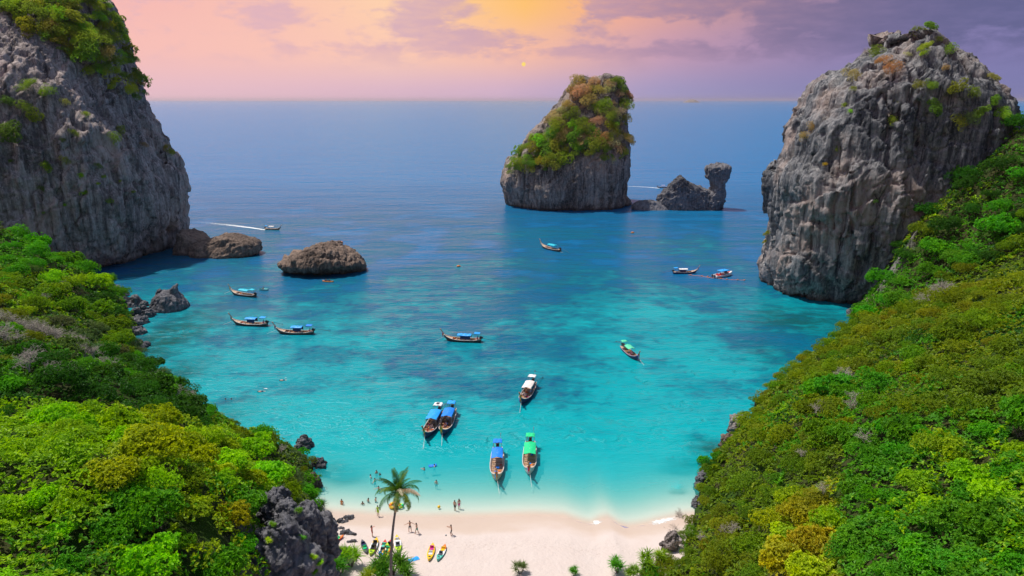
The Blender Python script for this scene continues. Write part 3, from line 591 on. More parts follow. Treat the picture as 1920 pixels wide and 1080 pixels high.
# the dark karst outcrop above the beach
for i, (px, py, Y, w, d, h, lb) in enumerate([(540, 1078, 57, 6.5, 5, 6.2, 'big dark karst wall below the outcrop, in the bottom corner by the beach'), (520, 965, 62, 3.6, 3.4, 3.0, 'topmost dark karst knob of the outcrop above the beach'), (545, 1000, 60, 4.0, 3.6, 3.6, 'hollowed dark karst block under the topmost knob'), (580, 1005, 61.5, 3.4, 3.2, 3.6, 'craggy grey karst pinnacle in the middle of the outcrop'),
    (610, 1010, 63, 2.6, 2.6, 3.0, 'sharp dark karst pinnacle nearest the sand'), (548, 1040, 57.5, 2.4, 2.2, 2.6, 'pale grey pitted karst lump on the outcrop face'), (605, 1075, 60, 3.0, 2.6, 2.4, 'low dark karst boulders at the bottom edge beside the screw pines'), (500, 1095, 56, 4.0, 4.0, 3.6, 'shaded dark rock wall under the lime green bushes')]):
    c = at(px, py, Y); blobrock('karst_outcrop', px, py, w, d, h, M_CRAG, 110 + i, lb, Y=Y)
for i, (px, py, w, d, h, lb) in enumerate([(640, 978, 1.8, 1.0, .4, 'flat dark rock on the sand where the bushes end'), (652, 972, 1.5, .8, .35, 'thin tilted dark slab beside the flat rock on the sand'), (640, 990, .9, .6, .3, 'small round dark stone below the flat rock'), (650, 1000, 1.7, .8, .3, 'dark stone with lighter top lying on dry sand'), (660, 1003, 1.6, .25, .18, 'thin dark driftwood-like stone on the sand'), (662, 1016, 1.2, .4, .2, 'dark stone half hidden above the screw pine')]):
    c = sea(px, py, .8); c = sea(px, py, max(0.05, beach_z(c[0], c[1]))); blobrock('beach_rock', px, py, w, d, h, M_CRAG, 140 + i, lb, zb=max(.05, beach_z(c[0], c[1])))
# hazy island on the horizon
q = at(1297, 187, 16000.0); lv = [(-10, q[0] - 230, q[0] + 230, q[1] - 200, q[1] + 200), (25, q[0] - 170, q[0] + 150, q[1] - 150, q[1] + 150), (58, q[0] - 60, q[0] + 70, q[1] - 60, q[1] + 60)]
rock('distant_island', [lv], 14, [[('f', 1 / 160, 22)]], M_ISLE, 3, 'faint flat topped island on the horizon far out at sea', 'island', 2.0, 0.1, occ=False)
# ------------------------------------------------------------------ vegetation: meshes
def unit(v): return v / (np.linalg.norm(v, axis=1, keepdims=True) + 1e-9)
def leaves(rng, Cn, N, k, L, Wd, up=0.35, droop=0.15, jit=0.5):
    """k leaves round each centre, each a small folded blade: returns vertices, triangles, one random number per leaf."""
    n = len(Cn) * k; c = np.repeat(Cn, k, 0); nn = np.repeat(N, k, 0)
    r = unit(rng.normal(size=(n, 3))); tang = unit(r - nn * (r * nn).sum(1, keepdims=True))
    d = unit(tang + nn * (up + jit * rng.normal(size=(n, 1)) * 0.5) - np.array([0, 0, droop]))
    pn = unit(nn + jit * 0.8 * rng.normal(size=(n, 3)) + np.array([0, 0, 0.25])); s = unit(np.cross(d, pn)); pn = np.cross(s, d)
    ln = L * rng.uniform(0.65, 1.2, (n, 1)); w = Wd * rng.uniform(0.7, 1.2, (n, 1)) * 0.5
    mid = c + d * ln * 0.5 + pn * ln * 0.06
    V = np.stack([c, mid + s * w + pn * w * 0.35, c + d * ln - pn * ln * 0.08, mid - s * w + pn * w * 0.35], 1).reshape(-1, 3)
    b = np.arange(n) * 4; F = np.stack([np.stack([b, b + 1, b + 2], 1), np.stack([b, b + 2, b + 3], 1)], 1).reshape(-1, 3)
    return V, F, np.repeat(np.clip(np.repeat(rng.uniform(0, 1, len(Cn)), k) * 0.6 + rng.uniform(0, 1, n) * 0.4, 0, 1), 2)
def crown_points(rng, lobes, ncl, rmin=0.25, rmax=0.42, flat=0.62, top=0.75):
    """Cluster centres over a crown of unit radius made of uneven lobes, with gaps between them."""
    ctr = [];
    for i in range(lobes):
        a = rng.uniform(0, 2 * math.pi); rr = 0.68 * math.sqrt(rng.uniform(0, 1)); ctr.append((rr * math.cos(a), rr * math.sin(a), flat * top * math.sqrt(max(0, 1 - rr * rr)) * rng.uniform(0.7, 1.12), rng.uniform(rmin, rmax)))
    ctr = np.array(ctr); pick = rng.choice(lobes, ncl, p=ctr[:, 3] ** 2 / (ctr[:, 3] ** 2).sum())
    u = unit(rng.normal(size=(ncl, 3))); u[:, 2] = np.abs(u[:, 2]) * 1.1 - 0.5; u = unit(u)
    P = ctr[pick, :3] + u * ctr[pick, 3:] * rng.uniform(0.72, 1.08, (ncl, 1)) * np.array([1, 1, 0.8])
    keep = fbm(P + rng.uniform(0, 50), 3.4, 2, 5) > -0.42
    return P[keep], unit(u[keep] + np.array([0, 0, 0.35]))
SPEC = {  # clusters, leaves per cluster, leaf length / width (crown radius 1), lobes
    'broad': (760, 6, .115, .070, 15, .75, .05), 'fine': (1300, 5, .062, .030, 19, .6, .1), 'round': (1000, 5, .075, .042, 8, .5, .05), 'airy': (520, 5, .08, .036, 12, .5, .1), 'tuft': (420, 6, .13, .05, 8, .8, .0), 'ball': (700, 5, .10, .055, 9, .6, .08), 'wisp': (800, 4, .085, .028, 12, .7, .1)}
def crown_mesh(kind, seed):
    n, k, L, Wd, lb, up, dr = SPEC[kind]; rng = np.random.default_rng(seed)
    P, N = crown_points(rng, lb, n, *( (0.2, 0.36) if kind == 'fine' else (0.30, 0.48) if kind == 'round' else (0.24, 0.42)), flat=1.05 if kind in ('ball', 'wisp') else 0.8 if kind != 'airy' else 0.6)
    V, F, r = leaves(rng, P, N, k, L, Wd, up, dr); V[:, 2] += 0.12
    return mesh_np('crown_' + kind, V, F, False, [M_LEAF], attrs={'leaf': r})
CROWNS = {k: [crown_mesh(k, 100 * i + s) for s in range(n)] for i, (k, n) in enumerate([('broad', 4), ('fine', 4), ('round', 3), ('airy', 3), ('tuft', 3), ('ball', 3), ('wisp', 3)])}
def branch_mesh(seed, depth=4, spread=0.6, len0=0.42, r0=0.035, ratio=0.72, kids=3, up=0.25, mat=None, base=-0.35):
    rng = random.Random(seed); b = MB()
    def grow(p, d, ln, r, k):
        q1 = p + d * ln * 0.5 + np.array([rng.uniform(-1, 1), rng.uniform(-1, 1), rng.uniform(-.5, 1)]) * ln * 0.10; q2 = p + d * ln
        b.tube([p, q1, q2], [r, r * .85, r * .66], 4 if k > 1 else 3, cap=False)
        if k <= 0: return
        for _ in range(kids if k > 1 else kids + 1):
            e = np.array([rng.gauss(0, 1), rng.gauss(0, 1), rng.gauss(0, .6)]); e /= np.linalg.norm(e); nd = d * (1 - spread) + e * spread + np.array([0, 0, up * .3]); nd /= np.linalg.norm(nd)
            grow(q2 if rng.random() < .7 else q1, nd, ln * ratio * rng.uniform(.75, 1.15), r * .62, k - 1)
    for _ in range(2 if base < 0 else 3):
        a = rng.uniform(0, 6.28); grow(np.array([rng.uniform(-.04, .04), rng.uniform(-.04, .04), base]), np.array([math.cos(a) * .28, math.sin(a) * .28, .93]), len0, r0, depth)
    return b.mesh('branches', mat or M_BARK, smooth=True)
TRUNKS = [branch_mesh(s, 2, 0.55, 0.34, 0.045, 0.72, 3, .2, M_BARK, -0.55) for s in range(4)]
BARE = [branch_mesh(50 + s, 4, 0.62, 0.36, 0.020, 0.74, 3, .3, M_TWIG, 0.0) for s in range(5)]
def rosette_mesh(seed, heads=7, nl=34, L=0.62, Wd=0.055):
    """Screw pine: several heads of long arching straps."""
    rng = np.random.default_rng(seed); V = []; F = []; A = []; n = 0
    for h in range(heads):
        a = rng.uniform(0, 6.28); rr = 0.0 if h == 0 else 0.55 * math.sqrt(rng.uniform(.1, 1)); c = np.array([rr * math.cos(a), rr * math.sin(a), rng.uniform(.15, .55) * (1 - .5 * rr)])
        for i in range(nl):
            t = i / nl; a = i * 2.4 + rng.uniform(-.2, .2); el = 1.35 - 1.55 * t + rng.uniform(-.12, .12); ln = L * rng.uniform(.75, 1.1) * (.7 + .4 * math.sin(3.1 * t)); w = Wd * rng.uniform(.8, 1.2) / 2
            hdir = np.array([math.cos(a), math.sin(a), 0]); sd = np.array([-math.sin(a), math.cos(a), 0]); p = c.copy(); rows = []
            for k in range(5):
                e = el - 0.5 * k / 4 * (1 + k / 4); ww = w * (1, 1, .85, .55, .02)[k]; rows += [p + sd * ww + np.array([0, 0, ww * .5]), p - sd * ww + np.array([0, 0, ww * .5])]
                p = p + (hdir * math.cos(e) + np.array([0, 0, math.sin(e)])) * ln / 4
            V += rows; F += [(n + 2 * k, n + 2 * k + 1, n + 2 * k + 3, n + 2 * k + 2) for k in range(4)]; A += [rng.uniform(0.1, 1)] * 4; n += 10
    return mesh_np('straps', V, F, False, [M_LEAF], attrs={'leaf': A})
ROSE = [rosette_mesh(s, 6 + s % 3) for s in range(4)]
STEMS = []
for s_ in range(2):
    b = MB(); rg = random.Random(s_)
    for k in range(4):
        a = rg.uniform(0, 6.28); b.tube([(0.05 * math.cos(a), .05 * math.sin(a), -0.4), (.2 * math.cos(a), .2 * math.sin(a), 0), (.45 * math.cos(a), .45 * math.sin(a), .3)], [.04, .035, .03], 6)
    STEMS.append(b.mesh('stems', M_BARK, smooth=True))

# ------------------------------------------------------------------ vegetation: planting
ORD = ['nearest', 'second nearest', 'third nearest', 'fourth nearest', 'fifth nearest', 'sixth nearest', 'seventh nearest', 'eighth nearest', 'ninth nearest', 'tenth nearest', 'eleventh nearest', 'twelfth nearest', 'thirteenth nearest', 'fourteenth nearest', 'fifteenth nearest', 'sixteenth nearest', 'seventeenth nearest', 'eighteenth nearest', 'nineteenth nearest', 'twentieth nearest'] + ['%s nearest' % w for w in ('twenty first', 'twenty second', 'twenty third', 'twenty fourth', 'twenty fifth', 'twenty sixth', 'twenty seventh', 'twenty eighth', 'twenty ninth', 'thirtieth', 'thirty first', 'thirty second', 'thirty third', 'thirty fourth', 'thirty fifth', 'thirty sixth', 'thirty seventh', 'thirty eighth', 'thirty ninth', 'fortieth')]
TINT = {'lime': (0.31, 0.55, 0.010), 'yellow': (0.38, 0.52, 0.012), 'green': (0.12, 0.37, 0.014), 'deep': (0.05, 0.17, 0.014), 'olive': (0.19, 0.30, 0.012), 'gold': (0.27, 0.345, 0.012), 'orange': (0.42, 0.42, 0.02), 'grey-green': (0.13, 0.20, 0.07), 'dry': (0.54, 0.42, 0.29), 'rust': (0.42, 0.31, 0.14)}
LOOK = {'lime': 'lime green', 'yellow': 'yellow green', 'green': 'bright green', 'deep': 'dark green', 'olive': 'olive green', 'gold': 'golden olive', 'orange': 'orange tinged', 'grey-green': 'grey green', 'dry': 'dry brown', 'rust': 'rusty brown'}
rng0 = random.Random(8)
def pick(w):
    k = list(w); return rng0.choices(k, [w[x] for x in k])[0]
def pick_u(w, u):
    t = sum(w.values()) * min(max(u, 0), .9999)
    for k in w:
        t -= w[k]
        if t < 0: return k
    return k
def zone(px, py, left):
    """(place in words, tints, crown kinds) for a spot on the two hillsides."""
    if left:
        if py > 905 + 0.05 * px and px < 500: return 'on the slope above the dark outcrop' if px > 250 else 'in the bottom corner opposite the beach', {'lime': 7, 'green': 4, 'yellow': 1}, {'broad': 5, 'round': 1}
        if px < 520 and py > 775 + 0.18 * max(0, px - 200): return ('along the yellowish crest beyond it' if px > 200 else 'on the crest of the near slope'), ({'yellow': 5, 'lime': 4, 'olive': 2} if px > 200 else {'lime': 7, 'yellow': 2, 'green': 1}), {'broad': 4, 'fine': 1}
        if px >= 500 and py > 850: return 'on the headland above the beach end', {'green': 5, 'grey-green': 3, 'olive': 2}, {'tuft': 4, 'fine': 1}
        if px >= 395 and py > 770: return 'on the headland towards the moored boats', {'orange': 2, 'gold': 2, 'olive': 4, 'green': 3}, {'fine': 4, 'tuft': 2}
        if py > 675 - 0.02 * px: return ('in the shaded dip behind the crest' if py > 735 or px < 150 else 'on the bank over turquoise water'), {'deep': 6, 'green': 3, 'grey-green': 1}, {'round': 2, 'fine': 2, 'broad': 2}
        if py > 600: return 'on the spur with the bare grey twigs', {'green': 3, 'olive': 3, 'grey-green': 3, 'deep': 2, 'lime': 1}, {'fine': 3, 'broad': 2, 'airy': 2}
        if py > 510 + .1 * px: return 'on the slope over the dark cove', {'green': 5, 'olive': 2, 'gold': 1, 'lime': 2, 'deep': 2}, {'fine': 2, 'broad': 2, 'round': 2}
        return 'on the far slope under the big cliff', {'green': 6, 'grey-green': 2, 'lime': 2, 'deep': 3}, {'round': 3, 'fine': 2, 'broad': 1}
    crest = 595 - (px - 1640) * 0.36
    if py < crest - 4: return ('in the wood beside the tall cliff' if px < 1790 else 'in the wood below the far crest'), {'green': 6, 'deep': 4, 'olive': 2, 'lime': 2, 'gold': 1}, {'round': 4, 'broad': 2, 'fine': 2}
    if px < 1420 and py > 985: return 'at the hill foot beside the beach', {'olive': 4, 'gold': 3, 'green': 2, 'yellow': 2}, {'fine': 3, 'tuft': 2, 'broad': 1}
    if px < 1450 and py > 760: return 'on the edge over the shallows', {'olive': 6, 'gold': 3, 'green': 2}, {'fine': 4, 'broad': 1}
    if py < crest + 95: return 'along the top of the wooded spur', {'gold': 5, 'olive': 5, 'deep': 1}, {'fine': 5, 'round': 1}
    if 1360 < px < 1570 and py > 930: return 'on the orange patch near the foot', {'orange': 1.2, 'yellow': 4, 'olive': 4, 'green': 2}, {'broad': 3, 'fine': 2}
    if px > 1580 and py > 790: return 'on the green slope in the corner', {'green': 9, 'lime': 4, 'deep': 2}, {'broad': 5, 'round': 2}
    if py < 720: return 'on the upper face of the wooded spur', {'olive': 5, 'gold': 3, 'deep': 2, 'green': 2}, {'fine': 4, 'round': 2, 'broad': 1}
    return 'on the middle face of the wooded spur', {'olive': 5, 'green': 4, 'gold': 2, 'deep': 2, 'lime': 1}, {'fine': 3, 'broad': 3, 'round': 1}
def seen(p):
    """Whether the camera sees the spot (a little slack for things that stand in front)."""
    o = Vector((0, 0, CAM_H)); d = Vector(p) - o; L = d.length; d.normalize()
    return all((h := bv.ray_cast(o, d, L - 2.0))[0] is None for bv in OCC)
PLANTS = []
def plant(name, cat, parts, P, s, tint, label, group, rz=None, tilt=None, sz=1.0):
    c = TINT[tint] if isinstance(tint, str) else tint; j = [rng0.uniform(.82, 1.18) for _ in range(3)]
    o = link(name, None, None, P, (tilt[0] if tilt else 0, tilt[1] if tilt else 0, rng0.uniform(0, 6.28) if rz is None else rz), (s, s, s * sz)); o.empty_display_size = .1
    for nm, me in parts:
        q = link(nm, me, o)
        if nm != 'trunk' and nm != 'stem': q.color = (c[0] * j[0], c[1] * j[1], c[2] * j[2], 1)
    tag(o, None, cat, group); o['_b'] = label; PLANTS.append(o); return o
cells = {}
def free(p, r, f):
    k = (int(p[0] // 4), int(p[1] // 4))
    for a in (-1, 0, 1):
        for b in (-1, 0, 1):
            for q, rq in cells.get((k[0] + a, k[1] + b), ()):
                if math.hypot(q[0] - p[0], q[1] - p[1]) < f * (r + rq): return False
    cells.setdefault(k, []).append((p, r)); return True
UNDER = []
NT_COUNT = {}; QUOTA = {(True, 'shrub'): 130, (True, 'jungle_tree'): 150, (False, 'shrub'): 162, (False, 'jungle_tree'): 148}
def plant_hill(f, left, x0, x1, y0, y1, tries, nmax):
    cand = []
    rg = np.random.default_rng(3 if left else 4)
    xs = rg.uniform(x0, x1, tries); ys = rg.uniform(y0, y1, tries); zs = hz(f, xs, ys); pp = proj(np.stack([xs, ys, zs + 1.5], 1)); cnt = 0; us = .5 + .95 * fbm(np.stack([xs, ys, 0 * xs], 1), 1 / 13.0, 3, 91)
    for x, y, z, (px, py), u in zip(xs, ys, zs, pp, us):
        if z < 0.7 or not (-140 < px < 2060 and -50 < py < 1230): continue
        dist = math.sqrt(x * x + y * y + (z - 55) ** 2)
        zn, tn, kn = zone(px, py, left)
        r = (1.3 + 0.0105 * dist) * (0.72 + 0.75 * rng0.random() ** 1.6)
        if z < 3: r *= 0.65
        if not seen((x, y, z + 1.6 + r * .3)): continue
        if left and 470 < px < 640 and py > 930 and (px - 470) * .9 + 930 < py: r *= .45
        kind = pick(kn); tint = pick_u(tn, .7 * u + .3 * rng0.random()); shrub = kind in ('fine', 'tuft', 'airy')
        nm, cat = ('shrub', 'shrub') if shrub else ('jungle_tree', 'tree')
        if rng0.random() > (62 / dist) ** 1.3: continue
        if NT_COUNT.get((left, nm), 0) >= QUOTA[left, nm] or not free((x, y), r, 0.50): continue
        NT_COUNT[left, nm] = NT_COUNT.get((left, nm), 0) + 1
        size = 'small' if r < 2.0 else 'large' if r > 3.1 else 'middling'
        if not (0 <= px <= 1920 and py < 1100) and rng0.random() < .4: continue
        look = {'broad': 'broad leaved tree', 'round': 'round tree', 'fine': 'fine leaved shrub', 'tuft': 'tufted shrub', 'airy': 'airy shrub'}[kind]
        plant(nm, cat, [('crown', rng0.choice(CROWNS[kind])), ('trunk', rng0.choice(TRUNKS))], (x, y, z + r * (0.0 if shrub else .12)), r, tint, '%s %s %s %s' % (size, LOOK[tint], look, zn), 'trees and shrubs on the %s hillside' % ('headland' if left else 'wooded'), tilt=(rng0.uniform(-.12, .12), rng0.uniform(-.12, .12)), sz=rng0.uniform(.85, 1.25))
        cnt += 1
        if cnt >= nmax: break
plant_hill(H_L, True, -185, -18, 24, 195, 9000, 380)
plant_hill(H_R, False, 14, 185, 24, 212, 11000, 420)

# low growth that closes the gaps: leaves nobody could count, one mesh for each hillside
def undergrowth(f, left, x0, x1, y0, y1, tries):
    rg = np.random.default_rng(30 + left); xs = rg.uniform(x0, x1, tries); ys = rg.uniform(y0, y1, tries); zs = hz(f, xs, ys); P = np.stack([xs, ys, zs], 1); pp = proj(P)
    k = (zs > 0.5) & (pp[:, 0] > -60) & (pp[:, 0] < 1980) & (pp[:, 1] < 1150); P, pp = P[k], pp[k]
    dist = np.linalg.norm(P - np.array([0, 0, 55]), axis=1); keep = rg.uniform(0, 1, len(P)) < np.clip(58 / dist, .2, 1) ** 1.25; P, pp, dist = P[keep], pp[keep], dist[keep]
    keep = fbm(P, 1 / 5.0, 3, 9) > -0.5; P, pp, dist = P[keep], pp[keep], dist[keep]
    e = 0.4; nx = -(hz(f, P[:, 0] + e, P[:, 1]) - hz(f, P[:, 0] - e, P[:, 1])) / (2 * e); ny = -(hz(f, P[:, 0], P[:, 1] + e) - hz(f, P[:, 0], P[:, 1] - e)) / (2 * e); N = unit(np.stack([nx, ny, np.ones(len(P))], 1))
    d1, d2 = worley(P * np.array([1, 1, 0]), 1 / (2.7 + 0.5 * left), 19); sm, _ = worley(P * np.array([1, 1, 0]) + 9, 1 / 1.5, 29)
    hgt = 0.15 + 2.0 * np.clip(1 - (d1 / .78) ** 2, 0, 1) * (.55 + .45 * _h(np.floor(P[:, 0] / 5).astype(int), np.floor(P[:, 1] / 5).astype(int), np.zeros(len(P), int), 3)) + .7 * (1 - sm) + rg.uniform(-.25, .25, len(P)); Q = P + N * .2 + np.array([0, 0, 1]) * np.maximum(hgt, .05)[:, None] * smoothstep(P[:, 2], 0, 2.5)[:, None]
    s = np.clip(0.23 + dist * 0.0023, .28, .66); u = .5 + .95 * fbm(P * np.array([1, 1, 0]), 1 / 13.0, 3, 91) + .12 * rg.normal(size=len(P))
    print('under', left, len(P)); tn = np.array([pick_u(zone(a_, b_, left)[1], c_) for (a_, b_), c_ in zip(pp, u)])
    for tint in sorted(set(tn)):
        k = tn == tint
        if k.sum() < 40: continue
        V, F, r = leaves(rg, Q[k], unit(N[k] + np.array([0, 0, .4]) + .6 * rg.normal(size=(k.sum(), 3))), 4, 1.0, .6, .3, .1); ss = np.repeat(np.repeat(s[k], 4), 4)[:, None]; c = np.repeat(Q[k], 16, 0); V = c + (V - c) * ss
        o = link('undergrowth', mesh_np('undergrowth', V, F, False, [M_LEAF], attrs={'leaf': r})); o.color = (*[x * .85 for x in TINT[tint]], 1); tag(o, kind='stuff')
undergrowth(H_L, True, -185, -18, 24, 195, 330000)
undergrowth(H_R, False, 14, 185, 24, 212, 380000)

# plants on the rock masses, found where a look from the bay meets the rock
def on_rock(bv, px, py):
    d = Vector(ray(px, py)).normalized(); h = bv.ray_cast(Vector((0, 0, CAM_H)), d, 1000.0)
    return (h[0], h[1]) if h[0] is not None else (None, None)
def rock_plants(bv, spots, name, cat, group, place, grow=1.0):
    for (px, py, r, kind, tint) in spots:
        h, n = on_rock(bv, px, py)
        if h is None: continue
        r *= grow; kind = {'round': 'ball', 'broad': 'ball', 'airy': 'wisp'}.get(kind, kind)
        look = {'ball': 'leafy shrub', 'fine': 'fine leaved shrub', 'tuft': 'tufted shrub', 'wisp': 'thin wispy shrub', 'bare': 'leafless twiggy shrub'}[kind]
        if kind == 'fine': kind = rng0.choice(['fine', 'tuft', 'wisp', 'wisp'])
        if kind == 'ball' and rng0.random() < .4: kind = 'fine'
        r *= rng0.choice([.6, .8, 1, 1.15, 1.3])
        ax = (n * .75 + Vector((0, 0, .65))).normalized(); p = h + n * r * (.02 if kind != 'bare' else -.1) - Vector((0, 0, r * .15))
        parts = [('branches', rng0.choice(BARE))] if kind == 'bare' else [('crown', rng0.choice(CROWNS[kind])), ('trunk', rng0.choice(TRUNKS))]
        if kind == 'bare': tint = 'dry'
        tint_ = tuple(min(.75, x * .9 + y * .28) for x, y in zip(TINT[tint], (.34, .30, .16))); e = ax.to_track_quat('Z', 'Y').to_euler(); o = plant(name, cat, parts, p, r, tint_, '%s %s %s' % (LOOK[tint] if kind != 'bare' else 'grey', look, place), group, rz=e.z, tilt=(e.x, e.y), sz=rng0.uniform(.8, 1.15))
def inside(px, py, poly):
    c = False; n = len(poly)
    for i in range(n):
        (x1, y1), (x2, y2) = poly[i], poly[i - 1]
        if (y1 > py) != (y2 > py) and px < (x2 - x1) * (py - y1) / (y2 - y1) + x1: c = not c
    return c
def fill(poly, n, rfun, kinds, tints, mind):
    xs = [p[0] for p in poly]; ys = [p[1] for p in poly]; out = []; k = 0
    while len(out) < n and k < n * 60:
        k += 1; p = (rng0.uniform(min(xs), max(xs)), rng0.uniform(min(ys), max(ys)))
        if inside(*p, poly) and all(math.hypot(p[0] - q[0], p[1] - q[1]) > mind for q in out): out.append((*p, rfun(), pick(kinds), pick(tints)))
    return out
ru = lambda a, b: (lambda: rng0.uniform(a, b))
# the islet: dry pinkish scrub above, greener growth lower down its long slope
rock_plants(BV_I, fill([(1085, 150), (1165, 155), (1182, 200), (1178, 290), (1120, 285), (1050, 270), (1010, 262), (1050, 205)], 105, ru(2.6, 4.2), {'fine': 5, 'airy': 4, 'bare': 3}, {'dry': 7, 'rust': 4, 'olive': 3, 'gold': 3}, 8.5), 'islet_shrub', 'shrub', 'scrub on the leaning islet', 'on the upper part of the leaning islet', 1.3)
rock_plants(BV_I, fill([(1000, 262), (1060, 235), (1118, 262), (1112, 290), (1060, 300), (1015, 325), (950, 318), (968, 292)], 58, ru(2.2, 3.6), {'fine': 4, 'broad': 3, 'airy': 1}, {'olive': 4, 'green': 3, 'gold': 3, 'lime': 2}, 8), 'islet_shrub', 'shrub', 'scrub on the leaning islet', 'on the lower shoulder of the leaning islet', 1.3)
rock_plants(BV_I, fill([(1110, 270), (1178, 285), (1165, 310), (1120, 300)], 9, ru(1.5, 2.5), {'fine': 3, 'airy': 2}, {'olive': 3, 'dry': 2}, 10), 'islet_shrub', 'shrub', 'scrub on the leaning islet', 'on the ledge over the islet rock face')
rock_plants(BV_I, [(x + 3 * (x < 1100) - 4 * (x > 1170), y + 4, rng0.uniform(2.2, 3.2), rng0.choice(['wisp', 'ball', 'bare', 'wisp']), rng0.choice(['dry', 'gold', 'olive', 'dry'])) for x, y in [(1068, 168), (1078, 160), (1090, 158), (1105, 157), (1120, 157), (1140, 158), (1160, 162), (1172, 178), (1176, 200), (1176, 230), (1052, 207), (1040, 224), (1018, 250), (995, 274), (972, 298), (955, 320), (1030, 237), (1062, 190), (1175, 255)]], 'islet_shrub', 'shrub', 'scrub on the leaning islet', 'along the skyline of the leaning islet')
# the big cliff: sunlit scrub along its top and down the edge
rock_plants(BV_LC, fill([(0, -5), (205, -5), (228, 70), (262, 150), (283, 200), (262, 190), (200, 160), (130, 108), (60, 60), (0, 28)], 110, ru(2.4, 4.2), {'fine': 5, 'broad': 3, 'airy': 1}, {'gold': 4, 'olive': 5, 'yellow': 3, 'lime': 2, 'rust': 1}, 10), 'cliff_shrub', 'shrub', 'scrub on the big cliff', 'along the top of the big cliff')
rock_plants(BV_LC, [(228, 246, 2.6, 'fine', 'gold'), (212, 262, 1.6, 'airy', 'olive'), (82, 315, 1.6, 'tuft', 'green'), (75, 355, 1.6, 'round', 'deep'), (118, 302, 1.3, 'airy', 'olive'), (182, 312, 1.2, 'airy', 'olive'), (195, 332, .9, 'tuft', 'lime'), (183, 345, 1.0, 'tuft', 'lime'), (160, 364, 1.0, 'tuft', 'lime'), (226, 340, .9, 'tuft', 'lime'), (250, 360, .8, 'tuft', 'gold'), (152, 330, .7, 'tuft', 'lime'), (122, 386, .7, 'tuft', 'lime'), (82, 398, .8, 'tuft', 'olive'), (20, 262, 3.0, 'round', 'deep'), (8, 195, 2.2, 'round', 'deep'), (40, 210, 2.4, 'airy', 'olive'), (62, 215, 1.6, 'tuft', 'yellow'), (60, 168, 2.6, 'airy', 'olive'), (90, 175, 2.2, 'airy', 'olive'), (135, 252, 1.4, 'airy', 'olive'), (160, 220, 1.3, 'airy', 'gold'), (320, 288, 1.4, 'tuft', 'gold'), (312, 280, 1.3, 'airy', 'gold'), (268, 275, 1.2, 'airy', 'rust'), (115, 262, 1.5, 'round', 'deep'), (120, 195, 1.8, 'airy', 'rust'), (205, 378, .8, 'tuft', 'gold'), (285, 480, .8, 'tuft', 'green'), (20, 305, 1.5, 'airy', 'olive')], 'cliff_shrub', 'shrub', 'scrub on the big cliff', 'clinging to the grey face of the big cliff', 1.25)
# the tall cliff: a few green tufts and much dry twig near its top
rock_plants(BV_RC, [(1725, 66, 2.2, 'round', 'olive'), (1742, 58, 1.6, 'broad', 'green'), (1741, 92, 1.6, 'fine', 'yellow'), (1738, 103, 1.0, 'fine', 'yellow'), (1720, 65, 1.0, 'tuft', 'yellow'), (1562, 122, 1.8, 'fine', 'yellow'), (1582, 106, .8, 'tuft', 'olive'), (1738, 205, 1.7, 'broad', 'green'), (1584, 198, .9, 'tuft', 'yellow'), (1595, 210, 1.3, 'airy', 'lime'), (1669, 210, 2.0, 'airy', 'olive'), (1667, 230, 1.3, 'airy', 'gold'), (1547, 310, 1.2, 'tuft', 'orange'), (1568, 280, 1.0, 'airy', 'olive'), (1463, 258, .9, 'tuft', 'yellow'), (1665, 135, 2.6, 'airy', 'rust'), (1660, 120, 2.2, 'airy', 'rust'), (1592, 150, 2.0, 'airy', 'dry'), (1640, 105, 2.0, 'airy', 'olive'), (1780, 100, 1.7, 'airy', 'olive'), (1800, 165, 2.3, 'fine', 'olive'), (1825, 175, 2.0, 'airy', 'olive'), (1740, 165, 1.6, 'airy', 'gold'), (1720, 165, 1.4, 'airy', 'olive'), (1790, 235, 2.2, 'airy', 'olive'), (1815, 225, 2.4, 'airy', 'grey-green'), (1520, 240, 1.6, 'airy', 'rust'), (1505, 262, 1.4, 'airy', 'rust'), (1640, 380, 1.2, 'airy', 'deep'), (1441, 440, 1.0, 'tuft', 'gold'), (1436, 455, .8, 'tuft', 'orange'), (1610, 130, 1.9, 'bare', 'dry'), (1685, 75, 2.0, 'bare', 'dry'), (1700, 60, 1.8, 'bare', 'dry'), (1650, 85, 1.9, 'bare', 'dry'), (1625, 100, 1.8, 'bare', 'dry'), (1815, 90, 1.7, 'bare', 'dry'), (1850, 120, 1.6, 'bare', 'dry'), (1860, 150, 2.2, 'fine', 'rust'), (1868, 190, 2.6, 'round', 'green'), (1880, 215, 2.8, 'broad', 'lime'), (1850, 215, 2.2, 'broad', 'green'), (1700, 105, 1.7, 'airy', 'dry'), (1770, 130, 1.8, 'airy', 'rust'), (1600, 170, 1.4, 'airy', 'olive'), (1760, 75, 1.6, 'fine', 'olive')], 'cliff_shrub', 'shrub', 'scrub on the tall cliff', 'clinging to the tall grey cliff', 1.2)
